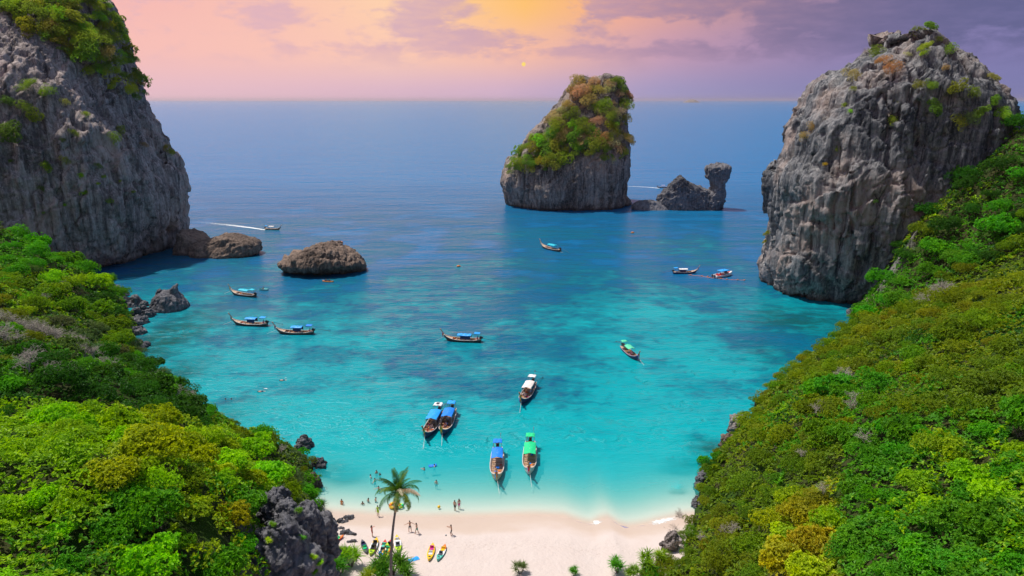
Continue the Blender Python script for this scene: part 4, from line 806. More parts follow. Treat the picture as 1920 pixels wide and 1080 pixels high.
# bare grey bushes among the green
def spot(f, px, py):
    bv = BV_L if f is H_L else BV_R; d = Vector(ray(px, py)).normalized(); h = bv.ray_cast(Vector((0, 0, CAM_H)), d, 1000.0); return h[0]
for (px, py, r, left, n) in [(20, 632, 2.4, 1, 5), (60, 645, 2.4, 1, 5), (100, 658, 2.4, 1, 5), (140, 672, 2.4, 1, 5), (180, 692, 2.3, 1, 4), (15, 662, 2.2, 1, 3), (215, 712, 2.0, 1, 2), (60, 720, 2.6, 1, 2), (110, 735, 2.2, 1, 2), (330, 760, 2.2, 1, 2), (290, 745, 2.0, 1, 2), (360, 770, 2.0, 1, 2), (530, 865, 1.3, 1, 1), (120, 560, 2.4, 1, 2), (90, 580, 2.0, 1, 1), (1750, 575, 2.8, 0, 3), (1730, 585, 2.2, 0, 2), (1580, 740, 2.4, 0, 2), (1530, 800, 1.9, 0, 2), (1600, 780, 1.8, 0, 2), (1612, 855, 1.7, 0, 1), (1540, 950, 1.4, 0, 1), (1370, 1020, 1.3, 0, 2), (1310, 1030, 1.2, 0, 1), (1500, 880, 1.4, 0, 1), (1270, 995, 1.6, 0, 1), (1700, 380, 2.4, 0, 1), (1650, 560, 2.0, 0, 1), (300, 690, 2.0, 1, 1)]:
    f = H_L if left else H_R; h = spot(f, px, py)
    if h is None: continue
    for k in range(n):
        x, y = h.x + rng0.uniform(-1, 1) * r * .7 * (k > 0), h.y + rng0.uniform(-1, 1) * r * .7 * (k > 0)
        z = float(hz(f, x, y)[0])
        plant('bare_bush', 'bush', [('branches', rng0.choice(BARE))], (x, y, z + 1.1 + r * .25), r * rng0.uniform(.85, 1.15) * 1.3, 'dry', 'leafless grey twiggy bush ' + zone(px, py, bool(left))[0], 'bare bushes among the green')
# screw pines at the foot of the slopes and along the beach
def pandan(px, py, r, tint, label, z=None, f=None):
    r *= 1.0 if f is not None else 1.35; tint_ = tuple(x * (.62 if tint in ('green', 'lime') else .85) for x in TINT[tint])
    if f is not None: h = spot(f, px, py); p = (h.x, h.y, h.z + r * .5) if h else None
    else:
        c = sea(px, py, 1.2); c = sea(px, py, beach_z(c[0], c[1])); p = (c[0], c[1], c[2] + .35 * r)
    if p is None: return
    plant('screw_pine', 'shrub', [('foliage', rng0.choice(ROSE)), ('stem', rng0.choice(STEMS))], p, r, tint_, label, 'screw pines round the beach')
for a in [(735, 1078, 1.9, 'green', 'big green screw pine at the foot of the coconut palm'), (712, 1086, 1.5, 'green', 'green screw pine filling the bottom edge beside the palm trunk'), (762, 1084, 1.5, 'green', 'green screw pine on the sand side of the palm trunk'), (690, 1092, 1.3, 'lime', 'low screw pine at the bottom edge between palm and yellow bush'),
          (658, 1062, 1.6, 'lime', 'yellowish screw pine on the sand beside the grey kayak'), (640, 1075, 1.4, 'green', 'screw pine between the yellowish one and the dark boulders'), (648, 1046, 1.1, 'olive', 'small screw pine just behind the yellowish one'),
          (975, 1076, 0.95, 'grey-green', 'small greyish screw pine alone on the bare sand'), (1077, 1080, 0.75, 'green', 'tiny green screw pine alone at the bottom edge of the sand'), (1158, 1074, 1.25, 'green', 'green screw pine in front of the pale weathered rock'), (1185, 1082, 1.0, 'olive', 'low olive screw pine where beach meets the wooded hill'), (1215, 1068, 1.5, 'olive', 'tall olive screw pine against the wooded hill foot'), (1240, 1056, 1.1, 'lime', 'light green screw pine at the base of the pale rock')]: pandan(*a)
for i, (px, py, r) in enumerate([(600, 965, 1.5), (585, 945, 1.5), (565, 925, 1.4), (605, 990, 1.2), (575, 965, 1.3), (550, 905, 1.4), (590, 985, 1.2), (545, 945, 1.4), (530, 890, 1.3), (555, 880, 1.2), (520, 915, 1.3), (500, 850, 1.2), (540, 850, 1.1), (612, 1010, 1.0), (630, 1020, .9), (625, 1035, 1.0)]):
    pandan(px, py, r, pick({'green': 4, 'grey-green': 3, 'olive': 1}), 'strap leaved screw pine on the headland above the beach end', f=H_L)
for (px, py, r, k, tn) in [(1330, 890, 1.7, 'round', 'deep'), (1318, 875, 1.3, 'broad', 'green'), (1345, 870, 1.4, 'broad', 'green'), (1262, 1000, .7, 'airy', 'olive'), (1275, 1012, .9, 'fine', 'olive')]:
    h = spot(H_R, px, py)
    if h: plant('shrub', 'shrub', [('crown', rng0.choice(CROWNS[k])), ('trunk', rng0.choice(TRUNKS))], h + Vector((0, 0, .4)), r, tn, '%s bush overhanging the water at the wooded hill edge' % LOOK[tn], 'trees and shrubs on the wooded hillside')
# bushes that hang over the water line
for f, shore, left in ((H_L, L_SHORE[4:], True), (H_R, R_SHORE, False)):
    S = [sea(*p)[:2] for p in shore]; acc = 0.0
    for a_, b_ in zip(S[:-1], S[1:]):
        L_ = np.hypot(*(b_ - a_)); n_ = max(1, int(L_ / 2.1))
        for k in range(n_):
            q = a_ + (b_ - a_) * (k + rng0.random()) / n_; tg = (b_ - a_) / L_; nn = np.array([tg[1], -tg[0]]); nn = nn * (-1 if (nn[0] > 0) == left else 1); q = q + nn * rng0.uniform(.2, 2.2)
            if rng0.random() < .22: continue
            px, py = proj(np.array([q[0], q[1], 1.0]))[0]; zn, tn, kn = zone(px, py, left); kind = rng0.choice(['fine', 'tuft', 'ball', 'fine']); tint = pick(tn); r = rng0.uniform(1.0, 1.7) * (1.0 if q[1] < 120 else 1.35)
            plant('shore_shrub', 'shrub', [('crown', rng0.choice(CROWNS[kind])), ('trunk', rng0.choice(TRUNKS))], (q[0], q[1], max(.3, float(hz(f, q[0], q[1])[0]) + .1)), r, tint, '%s %s at the water edge %s' % (LOOK[tint], {'fine': 'fine leaved shrub', 'tuft': 'tufted shrub', 'ball': 'rounded shrub'}[kind], 'of the headland slope' if left else 'of the wooded hill'), 'bushes along the water edge')
for (px, py, r, k, tn) in [(1290, 1045, 1.3, 'fine', 'olive'), (1262, 1062, 1.2, 'fine', 'gold'), (1240, 1078, 1.2, 'tuft', 'olive'), (1212, 1088, 1.2, 'fine', 'olive'), (1278, 1020, 1.0, 'fine', 'olive'), (1235, 1060, .9, 'tuft', 'yellow'), (1300, 1075, 1.4, 'fine', 'green'), (1265, 1090, 1.4, 'tuft', 'gold')]:
    c = sea(px, py, .8); c = sea(px, py, max(.4, beach_z(c[0], c[1])))
    plant('shore_shrub', 'shrub', [('crown', rng0.choice(CROWNS[k])), ('trunk', rng0.choice(TRUNKS))], tuple(c), r, tn, '%s %s on the sand at the wooded hill foot' % (LOOK[tn], 'tufted shrub' if k == 'tuft' else 'fine leaved shrub'), 'bushes along the water edge')
# small tufts in the cracks of the dark outcrop
for (px, py, tn) in [(588, 1046, 'yellow'), (600, 1058, 'lime'), (505, 1015, 'yellow'), (566, 1010, 'green'), (590, 1075, 'green'), (560, 960, 'green'), (512, 985, 'olive')]:
    best = None
    for bv in OCC:
        h = on_rock(bv, px, py)[0]
        if h is not None and (best is None or h.length < best.length): best = h
    if best: plant('crag_tuft', 'plant', [('foliage', rng0.choice(ROSE)), ('stem', rng0.choice(STEMS))], best, .55, tn, '%s tuft rooted in a crack of the dark karst outcrop' % LOOK[tn], 'tufts on the dark outcrop')
# every plant gets a label of its own: the shared look, then how far along it stands
_by = {}
for o in PLANTS: _by.setdefault(o['_b'], []).append(o)
for b, os_ in _by.items():
    os_.sort(key=lambda o: (Vector(o.location) - Vector((0, 0, CAM_H))).length)
    for i, o in enumerate(os_):
        o['label'] = b if len(os_) == 1 else '%s, %s the camera' % (b, ORD[min(i, len(ORD) - 1)]) if len(b.split()) < 11 else '%s %s' % (ORD[min(i, len(ORD) - 1)], b)
        del o['_b']
# ------------------------------------------------------------------ long-tail boats
WOOD = plain((0.36, 0.19, 0.10), 0.5, 0.4, 2.0); WOODL = plain((0.60, 0.40, 0.27), 0.55, 0.3, 2.5); DARKW = plain((0.07, 0.045, 0.035), 0.5, 0.3); RAIL = plain((0.68, 0.60, 0.58), 0.4, .2); NAVY = plain((0.012, 0.02, 0.10), 0.6); BLACK = plain((0.02, 0.02, 0.022), 0.4)
STEEL = plain((0.45, 0.46, 0.48), 0.35, .2); WHITE = plain((0.80, 0.78, 0.78), 0.45, .1); BLUE = plain((0.01, 0.22, 0.80), 0.5, .15); SKYB = plain((0.015, 0.34, 0.85), 0.5, .15); TURQ = plain((0.01, 0.52, 0.68), 0.5, .15); GREEN = plain((0.01, 0.62, 0.24), 0.5, .12); PALEG = plain((0.10, 0.62, 0.36), 0.5, .12); CREAM = plain((0.80, 0.70, 0.66), 0.5, .12)
RED = plain((0.65, 0.02, 0.015), 0.5); ORANGE = plain((0.80, 0.20, 0.02), 0.5); YELLOW = plain((0.85, 0.52, 0.015), 0.45, .12); LIMEP = plain((0.42, 0.66, 0.015), 0.45, .12); PINK = plain((0.62, 0.02, 0.26), 0.6); GREYP = plain((0.07, 0.08, 0.10), 0.5); TEAL = plain((0.12, 0.55, 0.45), 0.45, .15); LIFEV = plain((0.75, 0.10, 0.02), 0.7); LILAC = plain((0.42, 0.36, 0.55), 0.6)
SX = [-5.0, -4.2, -3, -1.5, 0, 1.5, 2.6, 3.5, 4.2, 4.7, 5.05]
def hb(x): return float(np.interp(x, [-5, -4.2, -3, 0, 1.5, 2.6, 3.5, 4.2, 4.7, 5.05], [.70, .84, .97, 1.08, 1.03, .90, .68, .42, .2, .07]))
def shz(x): return float(np.interp(x, [-5, -3, 0, 2, 3.2, 4.2, 5.05], [.82, .62, .56, .66, .88, 1.22, 1.75]))
def kz(x): return float(np.interp(x, [-5, -3, 0, 3, 4.2, 5.05], [-.12, -.28, -.32, -.2, .12, 1.05]))
def fl(x): return float(np.interp(x, [-5, 3, 4.5], [.16, .16, .8]))
def boat_meshes():
    M = {}
    b = MB(); G = []
    for x in SX:
        w, s, k = hb(x), shz(x), kz(x); c = k + (s - k) * .35
        G.append([(x, -w, s), (x, -w * .97, s - .12), (x, -w * .86, c), (x, -w * .42, k + .05), (x, 0, k), (x, w * .42, k + .05), (x, w * .86, c), (x, w * .97, s - .12), (x, w, s)])
    b.sheet(G, 0); b.add(G[0], [tuple(range(9))], 0); b.add(G[-1], [tuple(range(9))[::-1]], 0)
    G2 = [[(x, -hb(x) * .93, shz(x) - .01), (x, -hb(x) * .80, max(fl(x), kz(x) + .1)), (x, hb(x) * .80, max(fl(x), kz(x) + .1)), (x, hb(x) * .93, shz(x) - .01)] for x in SX[:-1]]
    b.sheet([r[::-1] for r in G2], 1)
    for sg in (-1, 1): b.sheet([[(x, sg * hb(x) * .93, shz(x) - .01), (x, sg * hb(x), shz(x))] for x in SX], 1)
    M['hull'] = b.mesh('hull', DARKW, WOOD, smooth=False)
    b = MB()
    for sg in (-1, 1): b.tube([(x, sg * (hb(x) + .03), shz(x) + .02) for x in SX], .065, 5)
    M['rail'] = b.mesh('rail', RAIL, smooth=True)
    b = MB(); xs = [2.7, 3.2, 3.7, 4.2, 4.65]; b.sheet([[(x, -hb(x) * .92, shz(x) - .07), (x, hb(x) * .92, shz(x) - .07)] for x in xs]); b.sheet([[(x, hb(x) * .92, shz(x) - .15), (x, -hb(x) * .92, shz(x) - .15)] for x in xs]); b.box((2.72, 0, shz(2.7) - .17), (.06, hb(2.7) * 1.8, .22)); M['bow_deck'] = b.mesh('bow_deck', WOODL)
    b = MB(); xs = [-4.95, -4.5, -4.0, -3.6]; b.sheet([[(x, -hb(x) * .92, shz(x) - .10), (x, hb(x) * .92, shz(x) - .10)] for x in xs]); b.box((-3.6, 0, shz(-3.6) - .22), (.06, hb(-3.6) * 1.8, .24)); M['stern_deck'] = b.mesh('stern_deck', WOODL)
    b = MB(); b.box((0, 0, 0), (.32, 1.72, .06)); M['bench'] = b.mesh('bench', WOOD)
    b = MB(); b.tube([(4.55, 0, .95), (4.95, 0, 1.55), (5.3, 0, 2.2), (5.75, 0, 2.85), (5.95, 0, 3.15)], [.10, .13, .12, .11, .14], 6); b.box((5.97, 0, 3.2), (.26, .18, .12)); M['prow'] = b.mesh('prow', WOOD, smooth=True)
    b = MB()
    for k, (x, z) in enumerate([(5.12, 1.86), (5.2, 2.02), (5.29, 2.18)]):
        P = [(x + .14 * math.sin(a) * .5, .2 * math.cos(a), z - .05 + .12 * math.sin(a)) for a in np.linspace(0, 2 * math.pi, 9)]; b.tube(P, .06, 5, k, cap=False); b.tube([(x + .12, .1 * (k - 1), z - .05), (x + .2, .13 * (k - 1), z - .55), (x + .14, .16 * (k - 1), z - 1.05)], [.07, .06, .02], 5, k)
    M['ribbon'] = b.mesh('ribbon', RED, YELLOW, GREEN)
    def canopy(x0, x1, w, z, arch, n=13):
        b = MB(); ts = np.linspace(-1, 1, 9); top = [[(x, w * t, z + arch * (1 - t * t) + .05 * math.sin(5.5 * x) - .05 * (1 - t * t) * math.sin(9 * x + 3 * t) + .03 * math.sin(7 * t + 2 * x)) for t in ts] for x in np.linspace(x0, x1, n)]; b.sheet(top); b.sheet([[(p[0], p[1], p[2] - .04) for p in r[::-1]] for r in top])
        for sg in (-1, 1): b.sheet([[(x, sg * w, z), (x, sg * (w + .02), z - .16)] for x in np.linspace(x0, x1, n)])
        return b
    M['canopy'] = canopy(-2.5, 1.1, .93, 1.95, .22).mesh('canopy', BLUE, smooth=True)
    M['rear_canopy'] = canopy(-4.75, -3.25, .72, 2.45, .10, 3).mesh('rear_canopy', BLUE, smooth=True)
    b = MB()
    for x in (-2.4, -.7, 1.0):
        for sg in (-1, 1): b.tube([(x, sg * .88, shz(x) - .05), (x, sg * .9, 1.96)], .03, 4)
        b.tube([(x, -.9, 1.93), (x, 0, 2.13), (x, .9, 1.93)], .025, 4)
    b.tube([(-2.42, 0, 2.125), (1.02, 0, 2.125)], .025, 4)
    M['canopy_frame'] = b.mesh('canopy_frame', STEEL)
    b = MB()
    for x in (-4.65, -3.35):
        for sg in (-1, 1): b.tube([(x, sg * .66, shz(x) - .1), (x, sg * .66, 2.46)], .03, 4)
        b.tube([(x, -.68, 2.42), (x, .68, 2.42)], .025, 4)
    for sg in (-1, 1): b.tube([(-4.7, sg * .66, 2.41), (-3.3, sg * .66, 2.41)], .025, 4)
    M['rear_frame'] = b.mesh('rear_frame', STEEL)
    for sg in (-1, 1):
        b = MB(); b.sheet([[(x, sg * .92, 1.9 - (.1 if i % 2 else 0)), (x, sg * .97, .95)] for i, x in enumerate(np.linspace(-2.3, .3, 6))]); M['side_curtain%d' % sg] = b.mesh('side_curtain', NAVY)
    b = MB(); b.box((-5.05, 0, 1.18), (.85, .5, .42)); b.box((-4.95, 0, 1.46), (.5, .36, .2)); b.tube([(-5.35, .2, 1.3), (-5.7, .3, 1.6)], .06, 5); b.tube([(-5, 0, .7), (-5, 0, 1.0)], .09, 6); b.tube([(-4.65, 0, 1.25), (-3.9, .1, 1.45)], .035, 5); M['engine'] = b.mesh('engine', BLACK)
    b = MB(); b.tube([(-5.4, 0, 1.1), (-7.2, 0, .75), (-9.2, 0, .32)], .05, 5); b.tube([(-9.2, 0, .32), (-9.3, 0, .3)], [.06, .04], 5)
    for a in range(3): b.box((-9.28, .13 * math.cos(a * 2.09), .31 + .13 * math.sin(a * 2.09)), (.04, .14, .14))
    M['propeller_shaft'] = b.mesh('propeller_shaft', GREYP)
    b = MB(); b.box((0, 0, .09), (.4, .34, .18), taper=.8); M['life_vest'] = b.mesh('life_vest', LIFEV)
    b = MB(); b.tube([(-4.1, .5, 2.5), (-4.1, .5, 3.7)], .02, 4); M['pole'] = b.mesh('flag_pole', STEEL)
    b = MB(); b.sheet([[(-4.1, .5, 3.25), (-4.1, .5, 3.65)], [(-4.4, .56, 3.22), (-4.4, .56, 3.62)], [(-4.7, .48, 3.2), (-4.7, .48, 3.6)]]); M['flag'] = b.mesh('flag', RED)
    b = MB(); b.box((0, 0, .06), (.5, .5, .12)); M['solar_panel'] = b.mesh('solar_panel', GREYP)
    b = MB(); b.tube([(4.7, .1, 1.2), (6.2, .3, .5), (8.2, .6, -.25)], .025, 4); M['anchor_rope'] = b.mesh('anchor_rope', CREAM)
    b = MB(); b.box((0, 0, .17), (.5, .36, .34)); b.box((0, 0, .37), (.54, .4, .06)); M['crate'] = b.mesh('crate', WHITE)
    return M
BM = boat_meshes()
BG = 'long-tail boats floating in the bay'
def longtail(bow, stern, label, can, rear=None, hull=None, inner=None, curtain=True, s=None, shaft=True, flag=False, vests=4, panel=False, seed=0, rail=None, zoff=0.0):
    a, b_ = sea(*bow), sea(*stern); c = (a + b_) / 2; L = np.hypot(*(a - b_)[:2]); s = s or max(.72, min(1.12, L / 10.0)); hd = math.atan2(a[1] - b_[1], a[0] - b_[0]); rg = random.Random(seed)
    o = thing('longtail_boat', label, 'boat', (c[0], c[1], zoff), hd, BG, s)
    paint(link('hull', BM['hull'], o), hull or DARKW, inner or WOOD); paint(link('rail', BM['rail'], o), rail or RAIL); link('bow_deck', BM['bow_deck'], o); link('stern_deck', BM['stern_deck'], o)
    for x in (1.7, .5, -.7, -1.9): link('bench', BM['bench'], o, (x, 0, .46))
    p = link('prow', BM['prow'], o); cs = [RED, YELLOW, GREEN, PINK, ORANGE, BLUE]; rg.shuffle(cs); paint(link('ribbon', BM['ribbon'], p), *cs[:3])
    k = paint(link('canopy', BM['canopy'], o, (rg.uniform(-.25, .25), 0, 0), None, (rg.uniform(.82, 1.1), rg.uniform(.92, 1.04), rg.uniform(.94, 1.04))), can); link('canopy_frame', BM['canopy_frame'], k)
    for sg in (-1, 1) if curtain else (): link('side_curtain', BM['side_curtain%d' % sg], k)
    if rear: k = paint(link('rear_canopy', BM['rear_canopy'], o), rear); link('rear_frame', BM['rear_frame'], k)
    if rear and panel: link('solar_panel', BM['solar_panel'], k, (-4, 0, 2.55))
    e = link('engine', BM['engine'], o)
    if bow[1] > 540: link('anchor_rope', BM['anchor_rope'], o)
    for i in range(2): paint(link('crate', BM['crate'], o, (rg.uniform(-1.8, 2.2), rg.uniform(-.5, .5), .17), (0, 0, rg.uniform(0, 3)), rg.uniform(.7, 1.2)), rg.choice([WHITE, BLUE, GREYP, CREAM]))
    if shaft: link('propeller_shaft', BM['propeller_shaft'], e, None, (0, R(rg.uniform(-3, 3)), R(rg.uniform(-8, 8))))
    if flag: f = link('flag_pole', BM['pole'], o); link('flag', BM['flag'], f)
    for i in range(vests):
        paint(link('life_vest', BM['life_vest'], o, (rg.uniform(-.4, 2.4), rg.uniform(-.6, .6), .5 if i % 2 else .17), (0, 0, rg.uniform(0, 3))), rg.choice([LIFEV, ORANGE, PINK, CREAM]))
    return o
longtail((527, 431), (496, 430), 'brown long-tail boat with cream roof speeding off ahead of a white wake', CREAM, SKYB, WOOD, WOOD, False, .72, False, seed=1, vests=1)
longtail((434, 551), (479, 557), 'wooden long-tail boat with two turquoise awnings near the small dinghy', TURQ, TURQ, DARKW, WOOD, False, seed=2)
longtail((437, 608), (501, 611), 'long-tail boat with blue awning moored behind another nearer the dark cove', SKYB, SKYB, DARKW, WOODL, True, seed=3)
longtail((519, 625), (588, 626), 'long-tail boat with blue awning and orange deck, its shaft trailing over pale water', SKYB, BLUE, DARKW, WOOD, True, seed=4)
longtail((833, 638), (902, 641), 'long-tail boat with blue awning alone in the middle of the bay', SKYB, SKYB, DARKW, WOOD, True, seed=5)
longtail((1015, 464), (1050, 472), 'small long-tail boat with turquoise awning in front of the leaning islet', TURQ, None, DARKW, WOOD, False, seed=6, vests=2)
longtail((1307, 512), (1262, 513), 'long-tail boat with white roof and high prow beside the white speedboat', WHITE, SKYB, NAVY, WOOD, True, seed=7)
longtail((1196, 678), (1167, 653), 'long-tail boat with two pale green awnings, drifting apart from the others', PALEG, PALEG, NAVY, WOOD, False, seed=8, flag=False, rail=LILAC)
longtail((979, 757), (997, 727), 'long-tail boat with white awnings moored between the green and blue ones', CREAM, WHITE, NAVY, WOOD, True, 1.0, seed=9, vests=6, flag=True)
longtail((801, 818), (820, 785), 'long-tail boat with bright blue awning and white rear roof, moored alongside another', SKYB, WHITE, NAVY, WOOD, True, 1.02, seed=10, vests=6, panel=True)
longtail((831, 815), (846, 779), 'long-tail boat with deep blue awnings moored against a white roofed one', BLUE, SKYB, NAVY, WOOD, True, 1.0, seed=11, vests=5)
longtail((931, 900), (933, 853), 'long-tail boat with deep blue awnings moored closest to the beach', BLUE, BLUE, WOODL, WOODL, False, .98, seed=12, flag=True, vests=3)
longtail((992, 887), (994, 843), 'long-tail boat with vivid green awnings beside the blue one near the beach', GREEN, GREEN, RAIL, WOODL, False, 1.0, seed=13, flag=True, vests=2)
longtail((1256, 352), (1233, 352), 'tiny lilac roofed boat passing between the islet and the camel shaped rock', LILAC, None, NAVY, WOOD, False, .82, False, seed=14, vests=0)
BOATS = [o for o in C.objects if o.name.startswith('longtail_boat')]
# wakes
ribbon('wake_foam', [sea(*p)[:2] for p in [(497, 431), (470, 427), (430, 422), (390, 418), (345, 415)]], [1.5, 3.5, 6.0, 8.5, 10.5], M_FOAM, .03, strong=[1.2, 1.0, .8, .6, .35], group='boat wakes')
ribbon('wake_foam', [sea(*p)[:2] for p in [(1236, 353), (1215, 351), (1195, 350), (1168, 349)]], [2.5, 3, 3.5, 4], M_FOAM, .03, strong=[1.1, .95, .85, .7], group='boat wakes')
ribbon('wake_foam', [sea(*p)[:2] for p in [(1048, 472), (1056, 473.5), (1064, 475)]], [.8, 1.6, 1.6], M_FOAM, .03, strong=[.8, .6, .3], group='boat wakes')

# ------------------------------------------------------------------ speedboat
def speedboat(bow, stern):
    a, b_ = sea(*bow), sea(*stern); c = (a + b_) / 2; o = thing('speedboat', 'white speedboat with blue roof and red seats by the orange buoy line', 'boat', (c[0], c[1], 0), math.atan2(a[1] - b_[1], a[0] - b_[0]), None, 1.0)
    xs = [-4, -2.5, -1, .5, 1.8, 3, 3.7, 4.1]; w = lambda x: float(np.interp(x, [-4, -1, .5, 1.8, 3, 3.7, 4.1], [1.15, 1.25, 1.22, 1.05, .68, .34, .05])); s = lambda x: float(np.interp(x, [-4, 0, 4.1], [.75, .85, 1.25])); b = MB(); G = []
    for x in xs: G.append([(x, -w(x), s(x)), (x, -w(x) * .98, s(x) - .2), (x, -w(x) * .8, .08), (x, 0, -.35 + .08 * max(0, x)), (x, w(x) * .8, .08), (x, w(x) * .98, s(x) - .2), (x, w(x), s(x))])
    b.sheet(G); b.add(G[0], [tuple(range(7))]); b.sheet([[(x, w(x) * .9, s(x) - .02), (x, w(x) * .8, .3), (x, -w(x) * .8, .3), (x, -w(x) * .9, s(x) - .02)] for x in xs[:5]])
    for sg in (-1, 1): b.sheet([[(x, sg * w(x) * .9, s(x) - .02), (x, sg * w(x), s(x))] for x in xs[:5]])
    link('hull', b.mesh('hull', WHITE), o); b = MB(); b.sheet([[(x, -w(x) * .97, s(x) - .01), (x, 0, s(x) + .08), (x, w(x) * .97, s(x) - .01)] for x in (1.4, 1.8, 2.4, 3, 3.7, 4.05)]); d = link('foredeck', b.mesh('foredeck', WHITE), o)
    b = MB(); b.sheet([[(x, -w(x) * .5, s(x) + .07), (x, 0, s(x) + .11), (x, w(x) * .5, s(x) + .07)] for x in (1.9, 2.4, 3.0)]); link('cushion', b.mesh('cushion', RED), d)
    b = MB(); b.box((0, 0, 2.05), (3.4, 2.1, .08), taper=.94); r = link('roof', b.mesh('roof', SKYB), o); b = MB()
    for x in (-1.5, 1.4):
        for sg in (-1, 1): b.tube([(x * 1.02, sg * 1.02, .8), (x, sg * .95, 2.02)], .035, 5)
    link('roof_frame', b.mesh('roof_frame', STEEL), r); b = MB(); b.tube([(0, 0, 2.1), (0, 0, 3.0)], .04, 5); link('mast', b.mesh('mast', GREYP), r)
    b = MB(); b.box((0, 0, .2), (.9, .5, .4)); b.box((-.4, 0, .55), (.14, .5, .5)); sm = b.mesh('seat', RED)
    for x, y in ((-1.6, .55), (-1.6, -.55), (-.1, .55), (-.1, -.55)): link('seat', sm, o, (x, y, .3))
    b = MB(); b.sheet([[(1.5, -.95, .95), (1.15, -.85, 1.6)], [(1.75, 0, 1.0), (1.35, 0, 1.65)], [(1.5, .95, .95), (1.15, .85, 1.6)]]); link('windscreen', b.mesh('windscreen', NAVY), o)
    b = MB(); b.box((0, 0, .75), (.5, .38, .6), taper=.8); b.box((-.05, 0, .2), (.25, .16, .7)); em = b.mesh('outboard_engine', GREYP)
    for y in (-.5, .5): link('outboard_engine', em, o, (-4.25, y, 0))
speedboat((1372, 515), (1338, 521))
# buoys
b = MB(); b.ball((0, 0, .12), (.42, .26, .28), 0, 10, 6); b.tube([(-.5, 0, .15), (.5, 0, .15)], .07, 6); BUOY = b.mesh('buoy', ORANGE, smooth=True)
for i, (px, py) in enumerate([(1295, 516), (1316, 518), (1327, 519), (1331, 521), (1352, 523), (1363, 524), (1383, 525), (1396, 525.5)]):
    p = sea(px, py); o = link('mooring_buoy', BUOY, None, (p[0], p[1], 0), (0, 0, .1 * i), .75); tag(o, 'orange float of the buoy line, %s the long-tail boat with white roof' % ['closest to', 'second from', 'third from', 'fourth from', 'fifth from', 'sixth from', 'seventh from', 'farthest from'][i], 'buoy', 'orange floats of the buoy line')
for px, py, lb in [(860, 500, 'single orange float alone in the middle of the blue water'), (1186, 437, 'single orange float in the dark water below the leaning islet'), (640, 455, 'single orange float beyond the rounded brown rock island')]:
    p = sea(px, py); tag(link('mooring_buoy', BUOY, None, (p[0], p[1], 0), None, 1.5), lb, 'buoy')
b = MB(); P = [sea(*p) for p in [(1290, 515.5), (1316, 518), (1331, 521), (1363, 524), (1396, 525.5)]]; b.tube([(p[0], p[1], .03) for p in P], .05, 4); tag(link('buoy_rope', b.mesh('buoy_rope', ORANGE)), 'thin orange rope on the water linking the line of orange floats', 'rope')

# ------------------------------------------------------------------ kayaks and dinghy
def kayak_mesh():
    xs = np.linspace(-1.7, 1.7, 15); w = lambda x: .40 * max(0.02, 1 - abs(x / 1.7) ** 2.4) ** .8; zt = lambda x: .22 + .13 * abs(x / 1.7) ** 3; b = MB(); G = []
    for x in xs: G.append([(x, -w(x), zt(x)), (x, -w(x) * .85, .06), (x, 0, .0 + .12 * abs(x / 1.7) ** 3), (x, w(x) * .85, .06), (x, w(x), zt(x))])
    b.sheet(G, 0)
    for i in range(14):
        xm = (xs[i] + xs[i + 1]) / 2; mi = 1 if xm > .55 else 3 if xm < -.75 else 2
        dz = lambda x, k: zt(x) + (.05 if k else 0) - (.13 if (-1.05 < x < .95 and k) else 0)
        b.sheet([[(x, w(x), zt(x)), (x, w(x) * .72, zt(x) + .03), (x, w(x) * .55, dz(x, 1)), (x, 0, dz(x, 1)), (x, -w(x) * .55, dz(x, 1)), (x, -w(x) * .72, zt(x) + .03), (x, -w(x), zt(x))] for x in (xs[i], xs[i + 1])], mi)
    return b.mesh('hull', YELLOW, YELLOW, WHITE, LIMEP)
KAY = kayak_mesh(); b = MB(); b.box((0, 0, .05), (.42, .44, .1)); b.box((-.2, 0, .2), (.08, .44, .34)); KSEAT = b.mesh('seat', BLACK); b = MB(); b.tube([(-1, 0, .0), (1, 0, .0)], .018, 5)
for sg in (-1, 1): b.box((sg * 1.12, 0, 0), (.42, .17, .03))
PADDLE = b.mesh('paddle', BLACK)
b = MB(); b.ball((0, 0, 0), (.16, .16, .05), 0, 10, 4); HATCH = b.mesh('hatch', BLACK, smooth=True)
def kayak(bow, stern, label, cols, seats=(BLACK, BLACK), afloat=False, L=None, tilt=0.0, hatch=True):
    def gp(px, py):
        c = sea(px, py, 0.0 if afloat else .8)
        return c if afloat else sea(px, py, max(.02, beach_z(c[0], c[1])))
    a, c = gp(*bow), gp(*stern); m_ = (a + c) / 2; L = L or np.linalg.norm(a - c); s = float(np.clip(L / 3.4, .85, 1.12)); d = a - c
    o = link('kayak', None, None, (m_[0], m_[1], m_[2] + (.0 if afloat else .03)), (tilt, -math.atan2(d[2], math.hypot(d[0], d[1])), math.atan2(d[1], d[0])), s); tag(o, label, 'kayak', 'kayaks on the sand' if not afloat else None)
    h = paint(link('hull', KAY, o), cols[3] if len(cols) > 3 else cols[0], *cols[:3])
    if hatch: link('hatch', HATCH, o, (1.15, 0, .31))
    for x, m_ in zip((.35, -.65), seats): paint(link('seat', KSEAT, o, (x, 0, .13)), m_)
    return o
kayak((688, 1040), (679, 1016), 'dark grey kayak on the sand beside the yellowish screw pine', (GREYP, GREYP, GREYP), (GREEN, NAVY))
kayak((694, 1044), (707, 1013), 'yellow, white and lime kayak with a person standing at its side', (LIMEP, WHITE, YELLOW))
kayak((713, 1050), (723, 1016), 'kayak of red, white and blue pieces in the huddle by the palm', (BLUE, WHITE, RED), (GREYP, TEAL))
kayak((722, 1046), (734, 1016), 'red kayak with yellow middle lying against the palm trunk', (RED, YELLOW, RED), (GREEN, BLACK))
